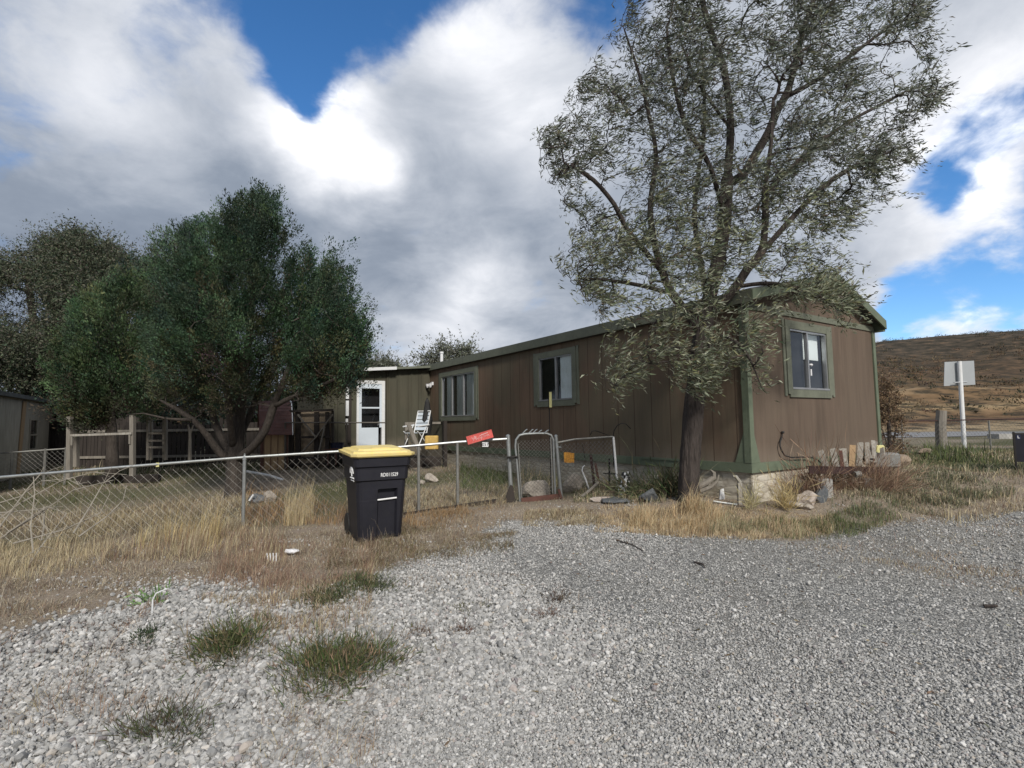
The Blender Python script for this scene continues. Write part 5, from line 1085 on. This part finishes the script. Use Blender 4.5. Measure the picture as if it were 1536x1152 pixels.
def mk_front_tree():
    limbs=[[(1034,757,7.70,.18),(1034,745,7.7,.130),(1034,722,7.7,.108),(1035,690,7.7,.097),(1039,640,7.7,.092),(1042,600,7.7,.09),(1048,550,7.7,.11),(1054,505,7.7,.115),(1060,465,7.7,.10),(1068,430,7.7,.085),(1077,392,7.7,.07),(1087,330,7.75,.062),(1091,270,7.8,.058),(1096,190,7.85,.052),(1087,110,7.9,.042),(1064,40,7.95,.033),(1052,-10,8,.026),(1047,-90,8,.012)],
     [(1052,500,7.7,.075),(1030,468,7.65,.065),(1008,440,7.6,.058),(992,404,7.6,.052),(978,345,7.55,.045),(976,300,7.5,.04),(984,234,7.5,.034),(974,175,7.45,.028),(958,110,7.4,.02),(935,40,7.4,.01)],
     [(996,412,7.6,.04),(962,370,7.4,.032),(938,340,7.3,.026),(921,306,7.2,.02),(890,270,7.1,.012),(860,250,7.1,.006)],
     [(1062,450,7.7,.06),(1052,400,7.9,.045),(1042,330,8.1,.036),(1046,270,8.2,.03),(1056,200,8.3,.025),(1056,130,8.4,.017),(1052,60,8.5,.01)],
     [(1060,478,7.7,.07),(1082,455,7.55,.06),(1104,430,7.4,.056),(1122,402,7.3,.05),(1142,378,7.25,.045),(1148,330,7.2,.038),(1148,280,7.1,.03),(1156,220,7.05,.022),(1160,150,7.0,.012)],
     [(1091,275,7.8,.045),(1115,262,7.9,.042),(1134,230,8,.04),(1152,200,8.05,.038),(1166,165,8.1,.036),(1180,141,8.15,.034),(1193,95,8.2,.03),(1204,48,8.3,.025),(1220,0,8.4,.02),(1238,-80,8.5,.01)],
     [(1180,145,8.15,.026),(1225,120,8.0,.02),(1280,80,7.9,.014),(1340,35,7.8,.008)],
     [(1143,378,7.25,.030),(1190,325,7.3,.024),(1235,280,7.3,.018),(1290,245,7.3,.012),(1335,228,7.3,.006)],
     [(1148,290,7.1,.026),(1205,235,7.2,.02),(1270,185,7.2,.015),(1345,145,7.2,.008)],
     [(1088,330,7.75,.03),(1065,250,7.4,.02),(1030,190,7.2,.015),(1010,120,7.1,.01),(1000,40,7.1,.006)],
     [(1094,190,7.85,.025),(1075,165,7.8,.02),(1045,120,7.7,.014),(1020,60,7.7,.008)],
     [(1010,441,7.6,.026),(960,428,7.4,.018),(910,420,7.3,.012),(868,418,7.2,.006)],
     [(1050,530,7.68,.03),(1010,520,7.5,.022),(965,535,7.3,.014),(930,570,7.2,.007)],
     [(1054,505,7.7,.03),(1090,505,7.2,.022),(1120,530,6.9,.014),(1142,580,6.8,.006)],
     [(1104,430,7.4,.03),(1160,425,7.1,.02),(1215,440,7.0,.013),(1275,475,7.0,.006)]]
    env=[(903,590),(895,540),(905,500),(870,440),(835,405),(833,370),(868,335),(832,290),(806,245),(806,195),(835,170),(850,130),(872,110),(880,60),(930,45),(925,-40),(990,-140),(1100,-220),(1250,-200),(1380,-120),(1400,10),(1372,35),(1412,62),(1390,95),(1418,128),(1388,170),(1352,200),(1386,236),(1310,268),(1345,300),(1295,315),(1262,345),(1300,385),(1255,405),(1285,440),(1270,495),(1215,450),(1160,470),(1148,520),(1150,600),(1118,560),(1080,555),(1060,590),(1040,604),(1010,580),(985,548),(950,570),(925,592)]
    def Y0(x,y):
        if y>430: return 7.25-.2*(x>1080)
        return 7.7
    def rej(p,x,y):
        if inhouse(p) or p[1]<5.9: return True
        if y>430 and p[1]>7.75: return True
        if 1060<x<1110 and 470<y<560 and rnd.random()<.6: return True
        return False
    # silvery leaves; windward side streams to the right
    cols=[(.105,.12,.088),(.165,.18,.14),(.06,.07,.048),(.27,.29,.25),(.13,.135,.075),(.09,.07,.05)]
    tree('shade_tree','tall windblown tree with silvery grey green leaves growing at the front of the brown home','tree',limbs,env,Y0,1.5,4600,
         leafer(27,.072,.19,cols,wind=(.75,.0,.12),spread=.085,wts=[.27,.22,.2,.14,.12,.05],droop=.05,along=.8,zlight=4.4,keepf=lambda P:np.array([not inhouse(p) for p in P])),reject=rej,seed=3,step=.12,clump=1.0,minr=.0026,barkm='bark',ridged=True,lift=.25)
mk_front_tree()
def tuft(per,L,Wd,cols,up=1.1,var=.2,wts=None,size=.2,brown=None):
    """juniper sprays: narrow plumes of short scale shoots pointing up and out"""
    def f(T_,nodes,ends,par,b):
        tips=np.array([nodes[e[-1]] for e in ends]); ctr=tips.mean(0); n=len(tips)
        lb=.95+.42*vnoise(tips[:,0]+tips[:,2]*.6,tips[:,1]-tips[:,2]*.5,5,3.2)[:,None]; ax=unit(unit((tips-ctr)*np.array([1,1,.5]))*.7+np.array([0,0,up])+rng.normal(0,.3,(n,3)))
        k=np.repeat(np.arange(n),per); m_=len(k); s=rng.uniform(-.2,1,m_)[:,None]; sz=size*np.exp(rng.normal(0,.25,(n,1)))[k]
        rad_=(1-np.clip(s,0,1)**1.5)*.38+.10; off=rng.normal(0,1,(m_,3))*rad_*.5
        P=tips[k]+ax[k]*s*sz+off*sz; D=unit(ax[k]*.9+off*.9+rng.normal(0,.35,(m_,3)))
        cl=palette(n,cols,var,wts)*np.clip(lb,.5,1.5)
        if brown is not None:
            low=tips[:,2]<brown+rng.normal(0,.45,n); cl[low]=palette(int(low.sum()),[(.075,.072,.035),(.055,.05,.033),(.085,.085,.04),(.045,.052,.03),(.065,.052,.036)],.2)
            thin=(tips[:,2]<brown-.3)&(rng.uniform(size=n)<.55); kk=~thin[k]; k=k[kk]; m_=len(k); P=P[kk]; D=D[kk]
        cl=cl[k]; C=np.clip(cl*(1+rng.normal(0,.22,(m_,1))),.003,1)
        # brown, dead inner sprays low in the crown
        l=L*np.exp(rng.normal(0,.3,m_)); co,f_,c=leaf_arrays(P-b,D,l,l*Wd,C,.1); rawmesh('crown',co,f_,4,'leaf',c,T_)
    return f
JG=[(.050,.092,.050),(.070,.118,.060),(.034,.066,.040),(.085,.108,.05),(.09,.075,.045)]
def mk_juniper():
    b=(350,752,10.4)
    limbs=[[(352,756,10.4,.22),(350,740,10.4,.16),(351,715,10.4,.14),(352,690,10.4,.15),(356,650,10.5,.12),(362,600,10.6,.09),(372,520,10.6,.07),(382,420,10.6,.04),(386,330,10.6,.01)],
     [(350,695,10.4,.10),(330,680,10.3,.075),(312,655,10.1,.06),(290,630,9.9,.05),(262,612,9.8,.04),(240,600,9.7,.02)],
     [(352,690,10.4,.09),(335,660,10.6,.065),(320,625,10.8,.06),(312,560,10.9,.045),(318,460,10.9,.025),(325,380,10.9,.01)],
     [(354,690,10.4,.10),(378,672,10.2,.07),(398,645,10.0,.055),(410,610,9.9,.055),(430,560,9.9,.04),(455,500,9.9,.02)],
     [(358,660,10.5,.075),(376,620,10.9,.055),(400,560,11.2,.045),(450,480,11.3,.03),(490,440,11.3,.012)],
     [(350,670,10.4,.08),(345,630,10.0,.06),(335,570,9.7,.04),(290,480,9.7,.025),(262,420,9.8,.01)],
     [(410,610,9.9,.04),(450,590,9.7,.03),(500,570,9.7,.02),(535,550,9.8,.01)],
     [(290,630,9.9,.04),(250,628,9.6,.02),(215,620,9.5,.012),(190,622,9.5,.006)]]
    env=[(232,600),(225,540),(238,470),(233,410),(255,375),(282,362),(300,372),(303,338),(330,322),(350,318),(372,308),(388,296),(400,312),(420,310),(432,340),(434,372),(426,392),(455,388),(464,405),(452,432),(470,432),(492,408),(508,425),(530,460),(529,505),(548,497),(550,540),(543,575),(552,588),(520,594),(500,602),(455,598),(430,602),(400,602),(370,612),(345,616),(310,620),(285,636),(250,642)]
    tree('juniper_tree','large dark green juniper with a forked peeling trunk behind the chain link fence','juniper tree',limbs,env,lambda x,y:10.4,2.1,2900,
         tuft(150,.036,.42,JG,wts=[.38,.27,.25,.07,.03],size=.32,brown=2.35),seed=8,step=.2,clump=.3,lobes=(160,.38),minr=.0035,ridged=True,lift=.15,reject=lambda p,x,y:p[2]>1.9 and False)
    limbs=[[(168,715,13.2,.16),(168,680,13.2,.14),(166,630,13.2,.11),(165,560,13.2,.07),(175,480,13.2,.02)],[(166,640,13.2,.06),(130,610,13.,.04),(105,585,12.9,.02)],[(166,620,13.2,.06),(200,580,13.3,.04),(235,520,13.3,.02)]]
    env=[(88,612),(84,565),(98,535),(122,505),(128,468),(155,440),(200,425),(245,430),(262,500),(260,600),(225,630),(190,618),(150,640),(110,640)]
    tree('juniper_tree','smaller brighter green juniper on the left above the wooden goal shaped frame','juniper tree',limbs,env,lambda x,y:13.0,1.6,1700,
         tuft(120,.050,.40,[(.06,.105,.046),(.08,.125,.055),(.045,.075,.04),(.10,.115,.055)],wts=[.35,.25,.3,.1],size=.42,brown=1.9),seed=18,step=.25,clump=.4,minr=.004,lift=.15,lobes=(75,.46))
    limbs=[[(60,710,19,.22),(65,640,19,.18),(75,560,19.2,.13),(90,480,19.4,.08),(110,400,19.5,.03)],[(66,620,19,.12),(20,540,18.5,.08),(-20,470,18.3,.03)],[(75,560,19.2,.1),(140,480,19.8,.06),(200,420,20,.02)],[(70,590,19.1,.07),(50,480,19.5,.05),(40,400,19.6,.02)],[(80,540,19.2,.07),(150,540,19.5,.04),(210,500,19.8,.02)]]
    env=[(-70,590),(-70,420),(-30,385),(5,392),(40,365),(68,352),(95,358),(118,342),(145,366),(162,362),(205,395),(222,388),(246,396),(240,450),(262,500),(200,570),(150,580),(95,605),(70,604),(0,592)]
    tree('elm_tree','tall brownish green sparse tree behind the tan trailer at the far left','tree',limbs,env,lambda x,y:19.5,2.6,3900,
         leafer(95,.078,.42,[(.11,.115,.08),(.08,.10,.06),(.12,.115,.085),(.06,.085,.05)],spread=.24,along=.9,jit=1.1),seed=28,step=.4,clump=1.2,minr=.006,lift=.3)
mk_juniper()
def mk_back():
    for lab,env,Y,base,seed in [('rounded grey green tree top rising behind the roof where the porch meets the home',[(618,552),(632,540),(640,526),(655,517),(672,520),(680,530),(688,520),(703,519),(708,535),(690,560),(650,570),(620,565)],36,(668,640),5),
                       ('small low grey green tree top behind the porch roof next to the juniper',[(548,560),(548,535),(560,545),(575,540),(590,548),(602,552),(595,568),(550,575)],38,(572,640),6)]:
        x,y=base; limbs=[[(x,y,Y,.25),(x,y-40,Y,.18),(x+2,y-80,Y,.1)],[(x,y-60,Y,.1),(x-18,y-90,Y,.05)],[(x,y-60,Y,.1),(x+20,y-90,Y,.05)]]
        tree('background_tree',lab,'tree',limbs,env,lambda a,b:Y,1.5,260,leafer(40,.16,.40,[(.17,.18,.14),(.22,.23,.19),(.11,.12,.08)],spread=.4,along=.9),seed=seed,step=.5,minr=.012,group='trees behind the home')
    # tumble of brush beside the far corner
    limbs=[[(1335,690,12.8,.04),(1334,660,12.8,.03),(1332,610,12.8,.01)],[(1335,680,12.8,.02),(1345,640,12.8,.008)],[(1335,680,12.8,.02),(1322,640,12.8,.008)]]
    tree('shrub','tangled brown half bare shrub beside the right corner of the home','shrub',limbs,[(1318,690),(1316,600),(1322,562),(1338,575),(1350,600),(1356,640),(1362,680),(1350,695)],lambda a,b:12.8,.5,420,leafer(16,.05,.35,[(.20,.13,.08),(.13,.09,.055),(.25,.18,.11)],spread=.1,along=.9),seed=44,step=.12,minr=.003,barkm='bark')
mk_back()
def mk_hedge():
    for i,(x0,x1,top,Y,lab) in enumerate([(70,200,585,21,'dark evergreen mass filling the gap behind the board fence at the far left'),(185,330,575,20,'dark evergreen mass behind the left half of the picket fence'),(315,470,590,19.5,'dark evergreen mass behind the right half of the picket fence')]):
        xm=(x0+x1)/2; env=[(x0,680),(x0-5,630),(x0+12,top+15),(xm-20,top),(xm+25,top+4),(x1-12,top+12),(x1+5,635),(x1,680)]
        limbs=[[(xm,705,Y,.16),(xm,660,Y,.12),(xm+3,610,Y,.05)],[(xm,690,Y,.08),(xm-30,640,Y,.03)],[(xm,690,Y,.08),(xm+30,640,Y,.03)]]
        tree('evergreen_tree',lab,'tree',limbs,env,lambda a,b:Y,1.3,520,tuft(46,.12,.42,[(.022,.032,.022),(.03,.04,.028),(.018,.025,.018)],size=.35),seed=60+i,step=.4,clump=.1,minr=.008)
mk_hedge()
# ------------------------------------------------------------------ plants that one can point at
def bush(px,py,r,h,n,cols,name,label,wd=.006,spread=.75,wts=None,Y=None):
    c=gp(px,py) if Y is None else np.array([at(px,py,Y)[0],Y,0]); c[2]=gz(c[0],c[1]); cc=rng.normal(0,.42,(5,2))*r; k=cc[rng.integers(0,5,n)]+rng.normal(0,.24,(n,2))*r
    x,y=c[0]+k[:,0],c[1]+k[:,1]; P=np.stack([x,y,ground(x,y)],1); D=np.stack([k[:,0]/r,k[:,1]/r,0*k[:,0]],1)*spread; D=unit(D+np.array([0,0,.8])+rng.normal(0,.3,(n,3)))
    H=h*np.exp(rng.normal(0,.3,n)); t=rng.uniform(0,.7,n)[:,None]; Q=P+D*H[:,None]*t
    D2=unit(D+rng.normal(0,.4,D.shape)); a=leaf_arrays(Q,D2,H*rng.uniform(.25,.55,n),np.full(n,wd),palette(n,cols,.22,wts),.05); ob=grassmesh(name,label,[(a[0]-c,a[1],a[2])],kind=None,origin=(0,0,0)); ob.location=tuple(c); ob['category']='weed'; return ob
GW=[(.09,.12,.045),(.12,.14,.06),(.06,.085,.035),(.16,.15,.08)]
bush(495,1015,.46,.14,3200,GW+[(.24,.17,.11)],'green_weed','largest sprawling green weed on the gravel in the left foreground',.006)
bush(350,965,.36,.14,2200,GW+[(.26,.2,.12)],'green_weed','medium green weed on the gravel behind and left of the largest one',.006)
bush(522,895,.40,.10,2200,[(.08,.10,.045),(.11,.12,.065)],'green_weed','flat dull green weed at the edge of the gravel below the bin',.007)
bush(255,1105,.18,.13,650,[(.09,.11,.05),(.10,.08,.055)],'green_weed','small straggly green weed nearest the bottom left corner',.005)
bush(218,960,.13,.07,360,[(.05,.075,.035)],'green_weed','small dark green mat on the gravel at the left',.006)
bush(236,905,.06,.16,90,[(.18,.30,.10)],'green_sprig','bright green sprig next to a bleached stalk at the left',.012)
bush(838,905,.10,.10,180,[(.09,.07,.055),(.13,.09,.06)],'dry_weed','small dark dead weed on the middle of the gravel',.005)
bush(686,952,.08,.07,160,[(.12,.07,.05)],'dry_weed','tiny reddish dead weed nearest the foreground on the gravel',.005)
bush(624,958,.13,.07,190,[(.16,.11,.08)],'dry_weed','spindly brown dead weed right of the largest green weed',.004)
bush(708,915,.12,.05,200,[(.15,.14,.07)],'dry_weed','flat olive weed on the gravel below the bin',.005)
bush(822,928,.08,.07,150,[(.16,.09,.06)],'dry_weed','little rusty weed just in front of the dark dead weed',.005)
bush(1002,700,.5,.42,2000,[(.10,.13,.065),(.15,.17,.09),(.20,.17,.11)],'leafy_shrub','low green leafy shrub growing against the block skirt left of the tree',.013,Y=8.6)
bush(1225,720,.2,.62,900,RUST,'tall_weed','rusty brown upright weed standing at the left end of the beam',.008,.25,Y=8.1)
bush(1290,735,.45,.55,2200,RUST+[(.32,.22,.15)],'tumbleweed','tangled reddish tumbleweed in front of the board pile',.006,.9,Y=8.6)
bush(1180,768,.12,.42,450,[(.55,.45,.24),(.48,.38,.2)],'grass_clump','tall golden grass clump in front of the house corner skirt',.008,.3,Y=7.35)
bush(1125,770,.09,.32,200,[(.45,.40,.22)],'grass_clump','smaller golden grass clump directly under the house corner',.008,.3,Y=7.2)
def mk_branches():
    # dead pruned branches lying against the fence at the left
    c=gp(20,800); S=thing('dead_branches','bleached bare branches leaning through the fence at the far left','branches',tuple(c)); mb=MB()
    lines=[[(-30,800,6.9),(30,755,7.1),(90,722,7.2),(140,708,7.3),(190,712,7.3)],[(-20,820,6.7),(60,770,7.0),(110,735,7.1),(170,720,7.2)],[(0,790,6.9),(40,735,7.1),(60,712,7.2)],[(10,800,6.8),(70,760,7.0),(100,770,7.0),(62,820,6.6),(20,845,6.3)],[(-10,770,7.1),(50,765,7.1),(85,760,7.1)],[(50,830,6.6),(46,790,6.8),(52,740,7.0),(50,715,7.1)],
     [(110,800,6.7),(135,760,7.0),(155,725,7.2),(180,706,7.3),(202,697,7.4)],[(118,805,6.6),(160,775,6.9),(185,750,7.1),(190,728,7.3)],[(20,815,6.7),(95,795,6.8),(150,770,7.),(165,740,7.1)],[(90,722,7.2),(110,716,7.3),(118,727,7.3)],[(66,760,7.1),(66,790,6.9),(62,810,6.7)],[(-20,760,7.2),(30,745,7.2),(60,722,7.2),(100,718,7.2),(122,730,7.2)],[(20,860,6.2),(45,845,6.4),(75,800,6.8),(100,790,6.9)]]
    for L in lines:
        P=[np.array(at(*q))-c for q in L]; mb.tube([tuple(p) for p in P],[.010,.008,.006,.004,.003][:len(P)],5,wob=.1)
        for _ in range(3):
            k=rnd.randrange(1,len(P)); q=P[k]; d=np.array([rnd.uniform(-.2,.3),rnd.uniform(-.1,.1),rnd.uniform(-.05,.25)]); mb.tube([tuple(q),tuple(q+d*.5),tuple(q+d*1.0+[0,0,-.02])],[.004,.003,.002],4)
    mb.build('twigs','dead_twig',S)
mk_branches()
def stalk():
    mb=MB(); c=gp(228,923); P=[np.array(p)-c for p in (at(228,923,c[1]),at(229,900,c[1]),at(234,890,c[1]),at(250,883,c[1]+.05),at(256,884,c[1]+.08))]; mb.tube([tuple(p) for p in P],[.006,.006,.005,.004,.003],5)
    mb.build('dry_stalk','white_paint',label='bleached bent stalk beside the bright green sprig',cat='stick',loc=tuple(c))
stalk()
# ------------------------------------------------------------------ grass and ground cover
def mk_grass():
    items=[]
    def reg(n,poly,h,wd,cols,patch=None,pf=1.,ps=1,thr=.0,**k):
        x,y=sample_px(n,poly)
        if patch is not None: kx=vnoise(x,y,ps,pf)>thr+rng.normal(0,.35,len(x)); x,y=x[kx],y[kx]
        items.append(field(x,y,h,wd,cols,**k))
    # left verge in front of the fence
    verge=[(-80,960),(0,950),(120,905),(260,868),(430,880),(500,890),(600,850),(720,835),(770,815),(700,800),(740,770),(760,762),(610,775),(520,800),(375,805),(100,770),(-100,790)]
    reg(30000,verge,.07,.0035,LITTER,lean=1.1)
    reg(9000,[(-80,900),(0,880),(150,850),(300,845),(300,790),(100,770),(-80,800)],.15,.004,STRAW,True,2.2,2,.1,lean=.3)
    reg(6500,[(150,850),(430,850),(430,800),(360,805),(150,790)],.16,.004,STRAW+RUST,True,2.5,3,.1,lean=.35)
    reg(1400,[(200,830),(330,830),(330,790),(200,790)],.34,.0045,[(.50,.40,.2),(.4,.3,.15)],True,3.5,4,.6,lean=.15)
    reg(5000,[(360,790),(520,790),(520,740),(360,745)],.17,.004,[(.45,.30,.15),(.36,.24,.12)]+RUST,True,2.,5,.0,lean=.35)
    reg(1500,[(425,790),(470,790),(470,752),(425,752)],.26,.004,[(.52,.43,.27)],True,4.,6,.4,lean=.12)
    reg(6000,[(300,880),(430,890),(560,870),(560,820),(360,815)],.12,.0035,RUST,True,2.,7,-.1,lean=.6)
    reg(5000,[(290,900),(430,900),(560,850),(555,930),(480,965),(400,990),(380,930)],.09,.0035,RUST+STRAW,True,3.,8,.0,lean=.7)
    reg(9000,[(480,890),(620,850),(770,830),(770,800),(600,790),(500,810)],.06,.004,[(.25,.2,.11),(.2,.17,.09),(.12,.11,.05),(.16,.10,.07)],True,2.5,9,-.3,lean=.9)
    # reddish litter creeping over the gravel at far left and lower left
    reg(5500,[(-80,1160),(0,1100),(90,1010),(180,960),(250,900),(0,960),(-80,980)],.05,.0035,RUST,True,2.6,10,.25,lean=1.)
    reg(1500,[(0,1160),(250,1160),(330,980),(180,960),(60,1050)],.05,.0035,RUST,True,4.,11,.75,lean=1.)
    reg(3000,[(390,1160),(560,1160),(580,1030),(440,1060)],.05,.003,RUST+STRAW,True,3.,12,.15,lean=1.2)
    reg(1300,[(560,1000),(700,1000),(900,900),(780,850),(560,890)],.03,.003,RUST,True,5.,13,.95,lean=1.1)
    for (qx,qy,qr,qn) in [(495,1025,.7,900),(350,975,.6,700),(560,960,.5,350),(450,1090,.5,700),(120,1020,.8,800),(60,1100,.6,600),(200,980,.6,350),(640,870,.6,500),(1400,840,1.2,900),(1250,830,.8,500)]:
        c=gp(qx,qy); kk=rng.normal(0,.45,(qn,2))*qr; items.append(field(c[0]+kk[:,0],c[1]+kk[:,1],.05,.003,RUST+LITTER+STRAW[:1],lean=1.5,hv=.5))
    # fence strip and yard
    reg(26000,[(-60,745),(380,700),(520,745),(600,760),(760,745),(760,700),(640,690),(500,700),(300,690),(-60,715)],.05,.005,GREEN+LITTER,lean=.6)
    reg(16000,[(-60,720),(370,690),(400,715),(370,745),(200,770),(-60,790)],.07,.005,[(.09,.11,.045),(.12,.125,.055),(.16,.15,.08)],True,1.2,14,-.2,lean=.5)
    reg(14000,[(-80,800),(0,800),(370,800),(370,745),(150,775),(-80,790)],.10,.0045,LITTER+STRAW,lean=.6)
    reg(13000,[(600,770),(760,757),(760,730),(640,735),(520,750),(520,790)],.09,.0045,STRAW+LITTER,True,1.5,15,-.4,lean=.55)
    reg(5000,[(600,790),(720,800),(780,780),(760,760),(610,775)],.10,.0045,[(.38,.26,.14),(.30,.2,.11)],True,2.,16,-.1,lean=.6)
    reg(4500,[(690,735),(770,745),(770,700),(690,700)],.20,.006,GREEN,True,2.,17,.0,lean=.45)
    reg(2500,[(780,745),(840,738),(840,700),(780,705)],.22,.006,GREEN+STRAW,True,2.,18,-.1,lean=.4)
    # the bed and strip in front of the tree
    reg(6000,[(780,790),(900,790),(900,765),(790,765)],.05,.005,STRAW+LITTER,lean=.8)
    reg(17000,[(890,800),(1010,806),(1130,812),(1250,800),(1250,775),(1130,765),(1000,757),(900,762)],.055,.005,[(.56,.47,.31),(.48,.38,.24),(.40,.29,.19)],lean=.45,wind=(.15,0))
    reg(6500,[(930,800),(1060,805),(1090,780),(1040,755),(960,765)],.14,.005,[(.56,.42,.25),(.48,.34,.20),(.60,.52,.34)],True,3.,19,-.1,lean=.4,wind=(.2,-.1))
    reg(5000,[(1060,805),(1200,810),(1230,790),(1180,770),(1090,765)],.11,.005,[(.48,.43,.28),(.24,.24,.14),(.36,.28,.18)],True,3.,20,-.1,lean=.5)
    reg(3500,[(860,755),(1000,755),(1000,728),(860,735)],.10,.006,LITTER+GREEN+STRAW,lean=.9)
    reg(4500,[(1090,812),(1200,812),(1360,780),(1360,755),(1240,775),(1100,790)],.08,.005,GREEN+[(.2,.18,.09)],True,2.5,21,-.1,lean=.5)
    # right-hand weeds
    reg(15000,[(1240,790),(1400,775),(1520,745),(1560,700),(1440,700),(1340,720),(1250,740)],.075,.006,[(.12,.14,.08),(.16,.17,.11),(.22,.21,.14),(.09,.105,.06)],True,1.3,22,-.2,lean=.5)
    reg(12000,[(1240,790),(1400,785),(1560,760),(1560,680),(1340,690),(1250,740)],.10,.006,STRAW+LITTER,True,1.1,23,-.1,lean=.6)
    reg(9000,[(1340,700),(1600,700),(1600,672),(1340,672)],.06,.010,[(.13,.15,.07),(.18,.17,.09),(.30,.26,.16),(.10,.12,.06)],True,.8,24,-.35,lean=.4)
    reg(2500,[(1380,690),(1540,700),(1540,676),(1390,676)],.16,.010,[(.11,.14,.055),(.14,.16,.07),(.10,.11,.07)],True,.9,25,.3,lean=.35)
    reg(7000,[(1250,830),(1560,900),(1560,770),(1400,780),(1260,800)],.03,.005,LITTER+RUST+STRAW,True,1.6,26,.1,lean=1.2)
    reg(3500,[(1250,745),(1340,735),(1345,700),(1240,715)],.20,.006,RUST+STRAW,True,2.,27,-.1,lean=.5)
    # far side yard on the left
    reg(9000,[(-60,716),(430,700),(640,700),(640,690),(-60,700)],.12,.010,GREEN+LITTER,lean=.5)
    grassmesh('grass','dry straw coloured and dull green grass covering the yard and verges',items)
    # matted short litter everywhere outside the gravel
    it=[]; n=330000; r=np.exp(rng.uniform(math.log(2.5),math.log(24),n)); th=rng.uniform(-1.05,1.05,n); x=r*np.sin(th); y=r*np.cos(th); g=gravelness(x,y); k=(g<.75)&(rng.uniform(size=n)<(1-g*.8)); x,y=x[k],y[k]
    gm=(yardside(x,y)>0)&(vnoise(x,y,9,.9)>-.05); 
    it.append(field(x[~gm],y[~gm],.03,.0035,LITTER+RUST+STRAW,lean=1.5,hv=.5)); it.append(field(x[gm],y[gm],.03,.004,GREEN+LITTER[:2],lean=.9))
    grassmesh('ground_litter','matted dead grass and litter on the bare soil',it)
    # scrub on the hill
    n=14000; X=rng.uniform(5,190,n); Yv=rng.uniform(38,125,n)**1.0; 
    band=((Yv>38)&(Yv<43))|((Yv>55)&(Yv<61)); k=(vnoise(X,Yv,50,.12)+.45*(Yv>62)>rng.normal(0.1,.4,n))&(~band|(rng.uniform(size=n)<.12)); X,Yv=X[k],Yv[k]; n=len(X)
    per=18; q=np.repeat(np.arange(n),per); s=(np.exp(rng.normal(0,.4,n))*.36)[q]; o=rng.normal(0,1,(len(q),3))*np.array([.5,.5,.28]); P=np.stack([X,Yv,ground(X,Yv)],1)[q]+o*s[:,None]; P[:,2]+=.15*s
    base=palette(n,[(.085,.078,.055),(.12,.09,.055),(.065,.068,.048),(.16,.12,.075),(.19,.12,.07)],.2)[q]
    D=unit(o+np.array([0,0,.9])+rng.normal(0,.4,o.shape)); a=leaf_arrays(P,D,.35*s*1.2,.16*s*1.4,np.clip(base*(1+rng.normal(0,.15,(len(q),1))),.005,1),.1)
    ob=grassmesh('hillside_scrub','low dark brown and olive scrub scattered over the hill',[a],cat='scrub')
mk_grass()

def mk_fallen():
    n=900; x,y=sample_px(n,[(450,1150),(1530,1150),(1530,800),(1200,815),(1000,795),(720,800),(560,900)]); k=rng.uniform(size=n)<np.clip(.25+.4*vnoise(x,y,90,1.)+.5*(y>5.5),.05,1); x,y=x[k],y[k]; n=len(x)
    P=np.stack([x,y,ground(x,y)+.015],1); D=rng.normal(0,1,(n,3)); D[:,2]=rng.normal(0,.25,n); D=unit(D)
    a=leaf_arrays(P,D,.04*np.exp(rng.normal(0,.3,n)),.011,palette(n,[(.30,.24,.14),(.20,.13,.08),(.33,.32,.24),(.12,.09,.06)],.2),.1); tagit(rawmesh('fallen_leaves',a[0],a[1],4,'leaf',a[2]),'dry fallen leaves scattered thinly over the gravel drive','leaves',kind='stuff')
mk_fallen()
